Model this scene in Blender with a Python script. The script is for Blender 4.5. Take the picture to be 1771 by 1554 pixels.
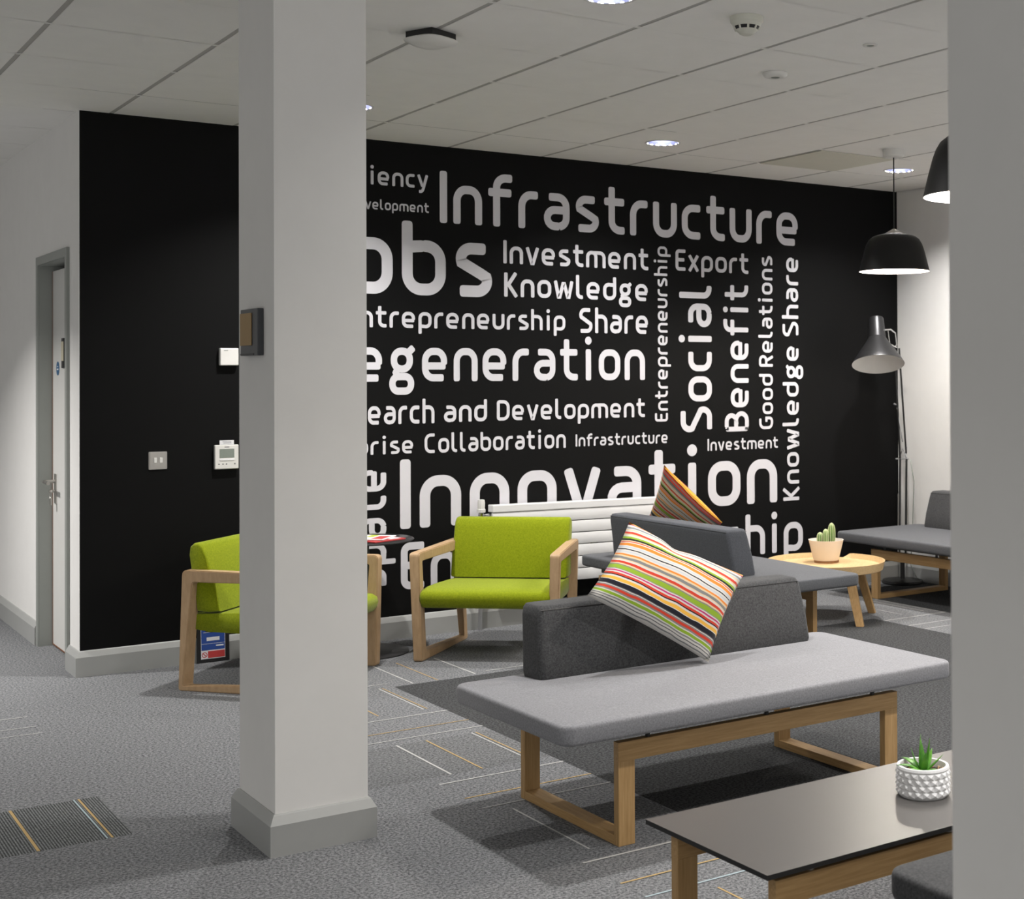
import bpy, bmesh, math, random
from mathutils import Vector, Matrix

random.seed(7)
for o in list(bpy.data.objects):
    bpy.data.objects.remove(o)
scene = bpy.context.scene
COL = scene.collection
PI = math.pi

# ------------------------------------------------------------------ camera
F_PX, CX, CY = 2426.72, 1268.79, 630.29
YAW, PITCH, ROLL = -0.6348, 0.0082, 0.0048
CAM_Z = 1.4427
R = Matrix.Rotation(YAW, 3, 'Z') @ Matrix.Rotation(PITCH, 3, 'X') @ Matrix.Rotation(ROLL, 3, 'Y')
cam_data = bpy.data.cameras.new('camera')
cam = bpy.data.objects.new('camera', cam_data)
COL.objects.link(cam)
cam_data.sensor_fit = 'HORIZONTAL'
cam_data.sensor_width = 36.0
cam_data.lens = F_PX / 1771 * 36.0
cam_data.shift_x = -(CX - 885.5) / 1771
cam_data.shift_y = -(777.0 - CY) / 1771
cam_data.clip_start = 0.05
m = Matrix.Identity(4)
for r_ in range(3):
    m[r_][0] = R[r_][0]; m[r_][1] = R[r_][2]; m[r_][2] = -R[r_][1]
m[2][3] = CAM_Z
cam.matrix_world = m
cam_data.dof.use_dof = True
cam_data.dof.focus_distance = 5.2
cam_data.dof.aperture_fstop = 8.0
scene.camera = cam

# ------------------------------------------------------------------ world, exposure
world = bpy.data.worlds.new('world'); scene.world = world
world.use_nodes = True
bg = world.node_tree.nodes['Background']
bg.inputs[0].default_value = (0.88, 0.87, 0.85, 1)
# background fill raised towards -Y, added to light the lettering and pillar fronts
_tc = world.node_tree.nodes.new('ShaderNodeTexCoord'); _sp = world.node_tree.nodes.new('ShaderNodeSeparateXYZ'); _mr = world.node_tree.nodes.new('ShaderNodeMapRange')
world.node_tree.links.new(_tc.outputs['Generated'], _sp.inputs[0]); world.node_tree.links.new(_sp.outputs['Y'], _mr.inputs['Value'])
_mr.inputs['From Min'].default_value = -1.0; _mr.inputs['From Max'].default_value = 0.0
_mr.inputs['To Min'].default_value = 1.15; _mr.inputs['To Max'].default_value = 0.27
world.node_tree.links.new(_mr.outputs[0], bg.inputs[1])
scene.view_settings.view_transform = 'Standard'
scene.view_settings.look = 'None'
scene.view_settings.gamma = 1.0
scene.view_settings.use_curve_mapping = False
scene.view_settings.exposure = 0.10
DOWN_W = 36.0        # each recessed downlight
PEND_W = 42.0        # each pendant bulb
DOWN_COL = (1.0, 0.97, 0.94)
PEND_COL = (1.0, 0.92, 0.82)

H = 2.7526           # ceiling height
WY = 7.379           # face of the black wall
X0, X1 = 1.483, 6.891  # its two ends

# ------------------------------------------------------------------ node helpers
def new_mat(name):
    mt = bpy.data.materials.new(name); mt.use_nodes = True
    nt = mt.node_tree
    b = nt.nodes['Principled BSDF']
    return mt, nt, b

def setp(b, color=None, rough=None, metal=None, spec=None, sheen=None):
    if color is not None: b.inputs['Base Color'].default_value = (*color, 1)
    if rough is not None: b.inputs['Roughness'].default_value = rough
    if metal is not None: b.inputs['Metallic'].default_value = metal
    if spec is not None: b.inputs['Specular IOR Level'].default_value = spec
    if sheen is not None:
        b.inputs['Sheen Weight'].default_value = sheen

def noise_color(nt, b, c1, c2, scale, detail=3, coord='Object', rough=0.6, stretch=(1, 1, 1), lo=0.35, hi=0.65, bump=0.0, bump_d=0.002):
    tc = nt.nodes.new('ShaderNodeTexCoord')
    mp = nt.nodes.new('ShaderNodeMapping'); mp.inputs['Scale'].default_value = stretch
    nz = nt.nodes.new('ShaderNodeTexNoise')
    nz.inputs['Scale'].default_value = scale; nz.inputs['Detail'].default_value = detail; nz.inputs['Roughness'].default_value = rough
    rp = nt.nodes.new('ShaderNodeValToRGB')
    rp.color_ramp.elements[0].position = lo; rp.color_ramp.elements[0].color = (*c1, 1)
    rp.color_ramp.elements[1].position = hi; rp.color_ramp.elements[1].color = (*c2, 1)
    nt.links.new(tc.outputs[coord], mp.inputs[0]); nt.links.new(mp.outputs[0], nz.inputs['Vector'])
    nt.links.new(nz.outputs['Fac'], rp.inputs[0]); nt.links.new(rp.outputs[0], b.inputs['Base Color'])
    if bump:
        bp = nt.nodes.new('ShaderNodeBump'); bp.inputs['Strength'].default_value = bump; bp.inputs['Distance'].default_value = bump_d
        nt.links.new(nz.outputs['Fac'], bp.inputs['Height']); nt.links.new(bp.outputs[0], b.inputs['Normal'])
    return nz, rp

def simple(name, color, rough=0.5, metal=0.0, spec=0.5):
    mt, nt, b = new_mat(name); setp(b, color, rough, metal, spec)
    nz, rp = noise_color(nt, b, tuple(c * 0.99 for c in color), tuple(min(1, c * 1.01) for c in color), 9.0)
    return mt

def fabric(name, c1, c2, scale=170.0, bump=0.25):
    mt, nt, b = new_mat(name); setp(b, rough=0.95, spec=0.15, sheen=0.12)
    noise_color(nt, b, c1, c2, scale, 4, rough=0.75, lo=0.34, hi=0.66, bump=bump, bump_d=0.0012)
    return mt

def wood(name, c1, c2, stretch):
    mt, nt, b = new_mat(name); setp(b, rough=0.48, spec=0.35)
    noise_color(nt, b, c1, c2, 5.0, 5, stretch=stretch, lo=0.3, hi=0.7, bump=0.05, bump_d=0.001)
    return mt

def emit(name, color, strength):
    mt, nt, b = new_mat(name); setp(b, (0.8, 0.8, 0.8), 0.4)
    b.inputs['Emission Color'].default_value = (*color, 1); b.inputs['Emission Strength'].default_value = strength
    return mt

M = {}
M['white_wall'] = simple('white_paint', (0.78, 0.77, 0.75), 0.75, spec=0.25)
M['black_wall'] = simple('black_paint', (0.0050, 0.0050, 0.0051), 0.6, spec=0.10)
M['vinyl'] = simple('white_vinyl', (0.69, 0.68, 0.715), 0.5, spec=0.3)
M['skirting'] = simple('grey_gloss_paint', (0.36, 0.365, 0.355), 0.38, spec=0.4)
M['frame_grey'] = simple('door_frame_paint', (0.30, 0.315, 0.295), 0.4, spec=0.4)
M['door_white'] = simple('door_laminate', (0.66, 0.655, 0.63), 0.45)
M['wood_edge'] = simple('door_lipping', (0.20, 0.075, 0.03), 0.5)
M['steel'] = simple('brushed_steel', (0.52, 0.50, 0.47), 0.32, 1.0)
M['chrome'] = simple('chrome', (0.75, 0.75, 0.75), 0.12, 1.0)
M['ceiling'] = simple('ceiling_tile', (0.90, 0.89, 0.86), 0.9, spec=0.1)
M['ceiling_gap_shade'] = simple('ceiling_gap_shade', (0.48, 0.47, 0.45), 0.9, spec=0.1)
M['ceiling_line'] = simple('ceiling_grid_bar', (0.88, 0.87, 0.84), 0.8, spec=0.1)
M['vent_grey'] = simple('vent_panel_grey', (0.66, 0.65, 0.57), 0.9, spec=0.1)
M['plastic_white'] = simple('white_plastic', (0.74, 0.73, 0.70), 0.4)
M['plastic_cream'] = simple('cream_plastic', (0.66, 0.66, 0.58), 0.4)
M['plastic_black'] = simple('black_plastic', (0.012, 0.012, 0.013), 0.4)
M['plastic_dark'] = simple('dark_grey_plastic', (0.045, 0.048, 0.055), 0.35)
M['tan_card'] = simple('tan_card', (0.36, 0.24, 0.11), 0.6)
M['radiator'] = simple('radiator_enamel', (0.80, 0.80, 0.80), 0.3)
M['black_metal'] = simple('black_metal', (0.012, 0.012, 0.012), 0.38, spec=0.5)
M['lamp_metal'] = simple('satin_black_metal', (0.050, 0.050, 0.052), 0.38, 0.7)
M['shade_black'] = simple('black_shade_enamel', (0.008, 0.008, 0.008), 0.5, spec=0.3)
M['shade_inside'] = simple('white_shade_inside', (0.85, 0.83, 0.80), 0.6)
M['reflector'] = simple('downlight_reflector', (0.020, 0.022, 0.040), 0.45, 1.0)
M['tube'] = emit('downlight_lamp_tube', (0.86, 0.9, 1.0), 4.0)
M['bulb'] = emit('pendant_bulb', (1.0, 0.9, 0.78), 25.0)
M['seat_grey'] = fabric('light_grey_wool', (0.175, 0.177, 0.190), (0.285, 0.287, 0.305))
M['back_grey'] = fabric('charcoal_wool', (0.030, 0.031, 0.033), (0.082, 0.083, 0.085))
M['seat_mid'] = fabric('mid_grey_wool', (0.075, 0.078, 0.086), (0.125, 0.13, 0.14))
M['back_blue'] = fabric('slate_grey_wool', (0.062, 0.066, 0.076), (0.098, 0.104, 0.118))
M['green'] = fabric('lime_green_wool', (0.165, 0.212, 0.002), (0.268, 0.318, 0.008), 150)
M['oak_x'] = wood('oak_along_x', (0.36, 0.215, 0.085), (0.50, 0.32, 0.145), (1.5, 30, 30))
M['oak_y'] = wood('oak_along_y', (0.36, 0.215, 0.085), (0.50, 0.32, 0.145), (30, 1.5, 30))
M['oak_z'] = wood('oak_upright', (0.36, 0.215, 0.085), (0.50, 0.32, 0.145), (30, 30, 1.5))
M['beech'] = wood('beech', (0.40, 0.265, 0.145), (0.49, 0.335, 0.195), (12, 12, 3))
M['tray_wood'] = wood('pale_oak', (0.58, 0.40, 0.20), (0.70, 0.50, 0.27), (3, 22, 22))
M['table_black'] = simple('dark_laminate', (0.085, 0.080, 0.076), 0.36, spec=0.55)
M['table_edge'] = simple('black_laminate_edge', (0.008, 0.008, 0.008), 0.5)
M['ceramic'] = simple('white_ceramic', (0.82, 0.82, 0.82), 0.5)
M['pot_cream'] = simple('cream_pot', (0.80, 0.72, 0.64), 0.6)
M['slice'] = simple('brown_wood_slice', (0.27, 0.13, 0.05), 0.7)
M['soil'] = simple('dark_soil', (0.035, 0.018, 0.014), 0.95)
M['pebble'] = simple('tan_pebble', (0.55, 0.36, 0.20), 0.7)
M['paper'] = simple('white_paper', (0.80, 0.80, 0.82), 0.6)
M['blue_print'] = simple('blue_print', (0.025, 0.075, 0.32), 0.45)
M['red_print'] = simple('red_print', (0.52, 0.05, 0.05), 0.5)
M['green_print'] = simple('lime_print', (0.45, 0.55, 0.05), 0.5)
M['teal_sign'] = simple('blue_disc', (0.03, 0.12, 0.25), 0.5)
M['lcd'] = simple('lcd_grey', (0.22, 0.25, 0.22), 0.3)
M['ink'] = simple('dark_ink', (0.10, 0.10, 0.11), 0.6)
M['cream_sign'] = simple('cream_slider', (0.62, 0.57, 0.42), 0.5)

def leaf_mat(name, c1, c2, scale, stretch=(1, 1, 1)):
    mt, nt, b = new_mat(name); setp(b, rough=0.4, spec=0.4)
    noise_color(nt, b, c1, c2, scale, 3, stretch=stretch)
    return mt
M['succulent'] = leaf_mat('succulent_leaf', (0.035, 0.16, 0.02), (0.13, 0.36, 0.035), 25)
M['cactus'] = leaf_mat('cactus_skin', (0.10, 0.20, 0.045), (0.20, 0.32, 0.09), 30)
M['cactus_rib'] = simple('cactus_rib', (0.62, 0.66, 0.38), 0.8)

def carpet_mat(name, c1, c2, rib=None):
    mt, nt, b = new_mat(name); setp(b, rough=1.0, spec=0.05)
    nz, rp = noise_color(nt, b, c1, c2, 105.0, 4, rough=0.8, lo=0.41, hi=0.59, bump=0.6, bump_d=0.004)
    if rib:
        tc = nt.nodes.new('ShaderNodeTexCoord')
        wv = nt.nodes.new('ShaderNodeTexWave'); wv.wave_type = 'BANDS'; wv.bands_direction = rib[0]
        wv.inputs['Scale'].default_value = rib[1]; wv.inputs['Distortion'].default_value = 0.6; wv.inputs['Detail'].default_value = 1
        wv.inputs['Detail Scale'].default_value = 6
        nt.links.new(tc.outputs['Object'], wv.inputs['Vector'])
        mx = nt.nodes.new('ShaderNodeMix'); mx.data_type = 'RGBA'; mx.blend_type = 'MULTIPLY'
        rr = nt.nodes.new('ShaderNodeValToRGB')
        rr.color_ramp.elements[0].position = 0.35; rr.color_ramp.elements[0].color = (rib[2],) * 3 + (1,)
        rr.color_ramp.elements[1].position = 0.65; rr.color_ramp.elements[1].color = (1, 1, 1, 1)
        mx.inputs['Factor'].default_value = 1.0
        nt.links.new(wv.outputs['Fac'], rr.inputs[0])
        nt.links.new(rp.outputs[0], mx.inputs['A']); nt.links.new(rr.outputs[0], mx.inputs['B'])
        nt.links.new(mx.outputs['Result'], b.inputs['Base Color'])
    return mt
CARPETS = [
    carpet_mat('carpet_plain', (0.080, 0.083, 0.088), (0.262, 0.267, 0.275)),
    carpet_mat('carpet_dark_and_shadow', (0.026, 0.027, 0.028), (0.090, 0.092, 0.094)),
    carpet_mat('carpet_ribbed_dark', (0.10, 0.105, 0.107), (0.235, 0.245, 0.245), ('X', 37.0, 0.34)),
    carpet_mat('carpet_ribbed_fine', (0.085, 0.088, 0.092), (0.275, 0.280, 0.286), ('X', 60.0, 0.62)),
    simple('carpet_line_white', (0.47, 0.47, 0.455), 1.0, spec=0.05),
    simple('carpet_line_amber', (0.44, 0.315, 0.15), 1.0, spec=0.05),
    simple('carpet_line_blue', (0.36, 0.44, 0.47), 1.0, spec=0.05),
]

# ------------------------------------------------------------------ mesh helpers
def obj(name, bm, mats, parent=None, smooth=False, loc=None, auto=None):
    me = bpy.data.meshes.new(name)
    bmesh.ops.recalc_face_normals(bm, faces=bm.faces)
    bm.to_mesh(me); bm.free()
    if not isinstance(mats, (list, tuple)): mats = [mats]
    for mt in mats: me.materials.append(mt)
    o = bpy.data.objects.new(name, me); COL.objects.link(o)
    if smooth:
        for p in me.polygons: p.use_smooth = True
        if auto:
            me.set_sharp_from_angle(angle=math.radians(auto))
    if parent: o.parent = parent
    if loc: o.location = loc
    return o

def tag(o, label, cat, group=None):
    o['label'] = label; o['category'] = cat
    if group: o['group'] = group
    return o

def thing(name, label, cat, loc=(0, 0, 0), rz=0.0, group=None):
    o = bpy.data.objects.new(name, None); COL.objects.link(o)
    o.empty_display_size = 0.1
    o.location = loc; o.rotation_euler = (0, 0, rz)
    return tag(o, label, cat, group)

def struct(name, bm, mats, parent=None, **k):
    o = obj(name, bm, mats, parent, **k)
    if parent is None: o['kind'] = 'structure'
    return o

def copy_tree(o, parent=None):
    c = o.copy(); COL.objects.link(c); c.parent = parent
    for ch in list(o.children): copy_tree(ch, c)
    return c

def BM(): return bmesh.new()

def box(bm, x0, x1, y0, y1, z0, z1, mi=0):
    vs = [bm.verts.new(p) for p in [(x0, y0, z0), (x1, y0, z0), (x1, y1, z0), (x0, y1, z0), (x0, y0, z1), (x1, y0, z1), (x1, y1, z1), (x0, y1, z1)]]
    fs = []
    for f in [(0, 3, 2, 1), (4, 5, 6, 7), (0, 1, 5, 4), (1, 2, 6, 5), (2, 3, 7, 6), (3, 0, 4, 7)]:
        q = bm.faces.new([vs[i] for i in f]); q.material_index = mi; fs.append(q)
    return vs, fs

def bbox(x0, x1, y0, y1, z0, z1, bev=0.003, seg=2):
    bm = BM(); box(bm, x0, x1, y0, y1, z0, z1)
    if bev: bmesh.ops.bevel(bm, geom=list(bm.edges), offset=bev, segments=seg, affect='EDGES', profile=0.5)
    return bm

def prism(bm, poly, axis, a, b, mi=0):
    """extrude a 2-D polygon along an axis between a and b"""
    def P(p, t):
        if axis == 'x': return (t, p[0], p[1])
        if axis == 'y': return (p[0], t, p[1])
        return (p[0], p[1], t)
    A = [bm.verts.new(P(p, a)) for p in poly]; B = [bm.verts.new(P(p, b)) for p in poly]
    n = len(poly)
    fs = [bm.faces.new(A), bm.faces.new(B[::-1])]
    for i in range(n):
        fs.append(bm.faces.new([A[i], B[i], B[(i + 1) % n], A[(i + 1) % n]]))
    for f in fs: f.material_index = mi
    return fs

def lathe(bm, prof, n=32, cx=0, cy=0, mi=0, closed_ends=True, rfun=None):
    rings = []
    for (r, z) in prof:
        if r < 1e-6:
            rings.append([bm.verts.new((cx, cy, z))])
        else:
            rings.append([bm.verts.new((cx + (r if rfun is None else rfun(r, 2 * PI * i / n)) * math.cos(2 * PI * i / n), cy + (r if rfun is None else rfun(r, 2 * PI * i / n)) * math.sin(2 * PI * i / n), z)) for i in range(n)])
    fs = []
    for a, b in zip(rings, rings[1:]):
        for i in range(n):
            j = (i + 1) % n
            if len(a) == 1 and len(b) == 1: continue
            if len(a) == 1: fs.append(bm.faces.new([a[0], b[i], b[j]]))
            elif len(b) == 1: fs.append(bm.faces.new([a[i], a[j], b[0]]))
            else: fs.append(bm.faces.new([a[i], a[j], b[j], b[i]]))
    for f in fs: f.material_index = mi
    return fs

def tube(bm, pts, r, n=10, mi=0, caps=True):
    pts = [Vector(p) for p in pts]
    rings = []
    prev = None
    for i, p in enumerate(pts):
        if i == 0: t = pts[1] - p
        elif i == len(pts) - 1: t = p - pts[i - 1]
        else: t = (pts[i + 1] - p).normalized() + (p - pts[i - 1]).normalized()
        t.normalize()
        if prev is None:
            up = Vector((0, 0, 1)) if abs(t.z) < 0.9 else Vector((1, 0, 0))
            a = t.cross(up).normalized()
        else:
            a = (prev - t * prev.dot(t)).normalized()
        prev = a
        b = t.cross(a).normalized()
        rr = r[i] if isinstance(r, (list, tuple)) else r
        rings.append([bm.verts.new(p + a * rr * math.cos(2 * PI * k / n) + b * rr * math.sin(2 * PI * k / n)) for k in range(n)])
    for A, B in zip(rings, rings[1:]):
        for k in range(n):
            f = bm.faces.new([A[k], A[(k + 1) % n], B[(k + 1) % n], B[k]]); f.material_index = mi
    if caps:
        for q in (rings[0][::-1], rings[-1]):
            f = bm.faces.new(q); f.material_index = mi

def round_rect(hx, hy, r, seg=6, cx=0, cy=0):
    out = []
    for (sx, sy, a0) in ((1, 1, 0), (-1, 1, PI / 2), (-1, -1, PI), (1, -1, 1.5 * PI)):
        for k in range(seg + 1):
            a = a0 + PI / 2 * k / seg
            out.append((cx + sx * (hx - r) + r * math.cos(a), cy + sy * (hy - r) + r * math.sin(a)))
    return out

def pad(hx, hy, z0, z1, r=0.04, crown=0.012, edge=0.02, cx=0, cy=0, rings_in=7):
    """upholstered slab with rounded plan corners, soft edges and a crowned top"""
    bm = BM()
    levels = []
    h = z1 - z0
    seq = [(edge, z0), (edge * 0.3, z0 + edge * 0.3), (0, z0 + edge), (0, z1 - edge), (edge * 0.12, z1 - edge * 0.5), (edge * 0.3, z1 - edge * 0.25), (edge * 0.65, z1 - edge * 0.06), (edge, z1)]
    for ins, z in seq:
        levels.append([bm.verts.new((x, y, z)) for x, y in round_rect(hx - ins, hy - ins, max(0.004, r - ins * 0.6), 6, cx, cy)])
    n = len(levels[0])
    for A, B in zip(levels, levels[1:]):
        for i in range(n): bm.faces.new([A[i], A[(i + 1) % n], B[(i + 1) % n], B[i]])
    bm.faces.new(levels[0][::-1])
    prev = levels[-1]
    for k in range(1, rings_in + 1):
        t = k / (rings_in + 1)
        ins = edge + t * min(hx, hy) * 0.9
        z = z1 + crown * (1 - (1 - t) ** 2)
        rr = max(0.004, (r - edge * 0.6) * (1 - t) + 0.01)
        cur = [bm.verts.new((x, y, z)) for x, y in round_rect(hx - ins, hy - ins, min(rr, min(hx, hy) - ins - 0.001), 6, cx, cy)]
        for i in range(n): bm.faces.new([prev[i], prev[(i + 1) % n], cur[(i + 1) % n], cur[i]])
        prev = cur
    bm.faces.new(prev)
    return bm

# ------------------------------------------------------------------ ceiling
GX, GY, G = 2.8294, 6.8371, 0.6
DOWN = [(2.535, 6.53), (4.345, 6.56), (6.172, 6.585), (2.52, 4.137)]
DOWN_OFF_AND_FILL = [(4.34, 4.14), (6.16, 4.14), (2.53, 1.73), (4.34, 1.73), (6.16, 1.73), (2.53, -0.68), (4.34, -0.68), (-1.07, 4.14), (-1.07, 1.73)]  # last two are added as fill for the left faces of the pillars
XL, YB, YF = -3.2, -2.6, 12.2     # extents of the place on the left, behind the camera, far corridor
def build_ceiling():
    bm = BM()
    i0, i1 = math.floor((XL - GX) / G), math.ceil((X1 - GX) / G)
    j0, j1 = math.floor((YB - GY) / G), math.ceil((YF - GY) / G)
    gw, lw = 0.010, 0.004   # half widths of the painted shadow gap (along Y) and the fine joint (along X)
    for i in range(i0, i1):
        for j in range(j0, j1):
            xa, xb = GX + i * G, GX + (i + 1) * G
            ya, yb = GY + j * G, GY + (j + 1) * G
            xa2, xb2, ya2, yb2 = max(xa, XL), min(xb, X1), max(ya, YB), min(yb, YF)
            if xb2 - xa2 < 0.02 or yb2 - ya2 < 0.02: continue
            tx0, tx1, ty0, ty1 = xa2 + gw, xb2 - gw, ya2 + lw, yb2 - lw
            hole = [d for d in DOWN if xa2 < d[0] < xb2 and ya2 < d[1] < yb2]
            if hole:
                dx, dy = hole[0]; n = 32; rr = 0.089
                cxm, cym = (tx0 + tx1) / 2, (ty0 + ty1) / 2
                hx, hy = (tx1 - tx0) / 2, (ty1 - ty0) / 2
                inner = [bm.verts.new((dx + rr * math.cos(2 * PI * k / n), dy + rr * math.sin(2 * PI * k / n), H)) for k in range(n)]
                outer = []
                for k in range(n):
                    a = 2 * PI * k / n; c, s = math.cos(a), math.sin(a); t = 1 / max(abs(c), abs(s))
                    outer.append(bm.verts.new((cxm + hx * c * t, cym + hy * s * t, H)))
                for k in range(n): bm.faces.new([inner[k], inner[(k + 1) % n], outer[(k + 1) % n], outer[k]])
            else:
                bm.faces.new([bm.verts.new(p) for p in [(tx0, ty0, H), (tx1, ty0, H), (tx1, ty1, H), (tx0, ty1, H)]])
            # gap along Y, shade painted as grey strip, broken where the cross bars pass
            def quad(a, b, c, d, z, mi):
                f = bm.faces.new([bm.verts.new(p) for p in [(a, c, z), (b, c, z), (b, d, z), (a, d, z)]]); f.material_index = mi
            quad(xa2 - gw, xa2 + gw, ya2 + 0.012, yb2 - 0.012, H + 0.0008, 1)
            quad(xa2 - gw, xa2 + gw, ya2 - 0.012, ya2 + 0.012, H - 0.0005, 2)
            quad(tx0, tx1, ya2 - lw, ya2 + lw, H - 0.0006, 2)
    # sealing slab above everything, with the soffit in the gaps
    box(bm, XL - 0.1, X1 + 0.1, YB, YF + 0.1, H + 0.16, H + 0.2)
    o = struct('ceiling', bm, [M['ceiling'], M['ceiling_gap_shade'], M['ceiling_line']])
    o['label'] = 'white suspended tile ceiling with grey joints'
    return o
build_ceiling()

# ------------------------------------------------------------------ floor: one carpet of half-metre tiles
def build_floor():
    bm = BM()
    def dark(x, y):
        return (2.61 < x < 5.6 and 3.63 < y < 6.24) or (6.11 < x and 5.2 < y < 7.4)  # second block paints the shadow under the wall bench into the carpet
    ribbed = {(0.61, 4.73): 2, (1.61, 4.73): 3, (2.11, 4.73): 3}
    i = math.floor((XL - 0.11) / 0.5)
    xs = [0.11 + 0.5 * k for k in range(i, i + 24)]
    j = math.floor((YB - 0.23) / 0.5)
    ys = [0.23 + 0.5 * k for k in range(j, j + 32)]
    for xa in xs:
        for ya in ys:
            x0, x1, y0, y1 = max(xa, XL), min(xa + 0.5, X1 + 0.02), max(ya, YB), min(ya + 0.5, YF)
            if x1 <= x0 or y1 <= y0: continue
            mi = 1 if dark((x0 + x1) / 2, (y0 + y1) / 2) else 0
            for (kx, ky), v in ribbed.items():
                if abs(kx - xa) < 0.01 and abs(ky - ya) < 0.01: mi = v
            f = bm.faces.new([bm.verts.new(p) for p in [(x0, y0, 0), (x1, y0, 0), (x1, y1, 0), (x0, y1, 0)]]); f.material_index = mi
    W, A, B = 4, 5, 6
    LY = [  # lines along Y: x, y0, y1, colour, width
        (2.71, 6.24, 6.74, W, .007), (2.835, 6.24, 6.74, A, .006), (3.04, 6.26, 6.74, W, .009), (2.535, 5.73, 6.23, W, .006), (2.552, 5.73, 6.23, A, .005),
        (2.20, 4.73, 5.23, W, .008), (2.325, 4.73, 5.23, A, .007), (2.522, 4.73, 5.23, W, .006), (2.540, 4.73, 5.23, A, .006),
        (2.19, 3.73, 4.23, W, .007), (2.33, 5.73, 6.23, A, .006), (2.315, 2.73, 3.23, A, .007),
        (1.047, 4.73, 5.23, A, .007), (1.032, 4.73, 5.23, B, .005), (0.835, 4.73, 5.23, A, .009),
        (6.03, 6.24, 6.74, W, .008), (5.84, 6.23, 6.45, W, .006), (6.10, 6.13, 6.76, W, .006),
        (3.55, 6.24, 6.74, W, .006), (4.2, 6.24, 6.74, W, .006), (1.2, 1.73, 2.23, A, .008), (0.4, 3.23, 3.73, W, .008)]
    LX = [  # lines along X: y, x0, x1
        (5.65, 2.11, 2.61, W, .008), (5.44, 2.11, 2.61, A, .006), (5.31, 2.11, 2.61, W, .007), (5.65, 1.72, 2.11, W, .006),
        (4.635, 2.11, 2.61, W, .009), (4.43, 2.11, 2.61, A, .007), (4.295, 2.11, 2.61, W, .006),
        (3.63, 2.11, 2.61, W, .010), (3.42, 2.11, 2.61, A, .008), (3.29, 2.11, 2.61, B, .008),
        (6.64, 0.61, 1.125, W, .008), (6.435, 0.61, 1.125, W, .007), (6.305, 0.61, 1.125, W, .006),
        (6.13, 5.61, 6.11, W, .009), (5.925, 5.61, 6.11, W, .008), (5.795, 5.61, 6.11, W, .007), (6.29, 3.11, 3.61, W, .009), (6.31, 2.11, 2.61, W, .006),
        (6.62, 3.61, 4.11, W, .007), (6.62, 4.61, 5.11, A, .007)]
    for x, y0, y1, mi, w in LY:
        f = bm.faces.new([bm.verts.new(p) for p in [(x - w / 2, y0, .0012), (x + w / 2, y0, .0012), (x + w / 2, y1, .0012), (x - w / 2, y1, .0012)]]); f.material_index = mi
    for y, x0, x1, mi, w in LX:
        f = bm.faces.new([bm.verts.new(p) for p in [(x0, y - w / 2, .0016), (x1, y - w / 2, .0016), (x1, y + w / 2, .0016), (x0, y + w / 2, .0016)]]); f.material_index = mi
    o = struct('floor', bm, CARPETS)
    o['label'] = 'grey speckled carpet tiles with thin white and amber lines'
    return o
build_floor()

# ------------------------------------------------------------------ walls
def slab(name, x0, x1, y0, y1, mat, z0=0.0, z1=H + 0.15, label=None):
    bm = BM(); box(bm, x0, x1, y0, y1, z0, z1)
    o = struct(name, bm, mat)
    if label: o['label'] = label
    return o
# black wall: a box whose left end carries the white return with the door
DY0, DY1, DZ = 7.640, 8.345, 2.058        # clear door opening in the return wall
slab('wall_back', X0 + 0.002, X1 + 0.15, WY, WY + 0.12, M['black_wall'], label='matt black feature wall behind the green chairs and benches')
bm = BM()
for (a, b, z0, z1) in ((WY, DY0, 0, H + .15), (DY1, YF, 0, H + .15), (DY0, DY1, DZ, H + .15)):
    box(bm, X0, X0 + 0.14, a + (0.0 if a > WY else 0.0004), b, z0, z1)
o = struct('wall_left', bm, M['white_wall']); o['label'] = 'white return wall with a grey framed door'
slab('wall_right', X1, X1 + 0.15, YB, WY + 0.0, M['white_wall'], label='white wall beside the floor lamp')
slab('wall_corridor', XL, X0, YF, YF + 0.12, M['white_wall'], label='white wall at the end of the corridor')

# skirting boards with a bevelled top
def skirt_profile(t=0.021, h=0.124, ch=0.030):
    return [(0, 0), (t, 0), (t, h - ch), (t * 0.35, h - 0.004), (t * 0.2, h), (0, h)]
def skirt_run(bm, pts):
    """mitred skirting swept along floor points; outward side is to the right of travel"""
    prof = skirt_profile()
    P = [Vector((x, y, 0)) for x, y in pts]
    rings = []
    for i, p in enumerate(P):
        def nrm(a, b):
            d = (b - a).normalized(); return Vector((d.y, -d.x, 0))
        ns = []
        if i > 0: ns.append(nrm(P[i - 1], p))
        if i < len(P) - 1: ns.append(nrm(p, P[i + 1]))
        if len(ns) == 2:
            mvec = ns[0] + ns[1]; mvec = mvec / (1 + ns[0].dot(ns[1]))
        else: mvec = ns[0]
        rings.append([bm.verts.new(p + mvec * a + Vector((0, 0, z))) for a, z in prof])
    n = len(prof)
    for A, B in zip(rings, rings[1:]):
        for k in range(n): bm.faces.new([A[k], A[(k + 1) % n], B[(k + 1) % n], B[k]])
    bm.faces.new(rings[0][::-1]); bm.faces.new(rings[-1])
bm = BM(); skirt_run(bm, [(X0 - 0.0005, 7.592), (X0 - 0.0005, WY - 0.0005), (X1 - 0.001, WY - 0.0005)])
o = struct('baseboard_back', bm, M['skirting']); o['label'] = 'pale grey skirting board along the black wall'
bm = BM(); skirt_run(bm, [(X0 - 0.0005, YF - 0.001), (X0 - 0.0005, 8.392)])
o = struct('baseboard_left', bm, M['skirting']); o['label'] = 'pale grey skirting board left of the door'
bm = BM(); skirt_run(bm, [(X1 - 0.0005, WY - 0.023), (X1 - 0.0005, YB)])
o = struct('baseboard_right', bm, M['skirting']); o['label'] = 'pale grey skirting board along the right wall'

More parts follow.
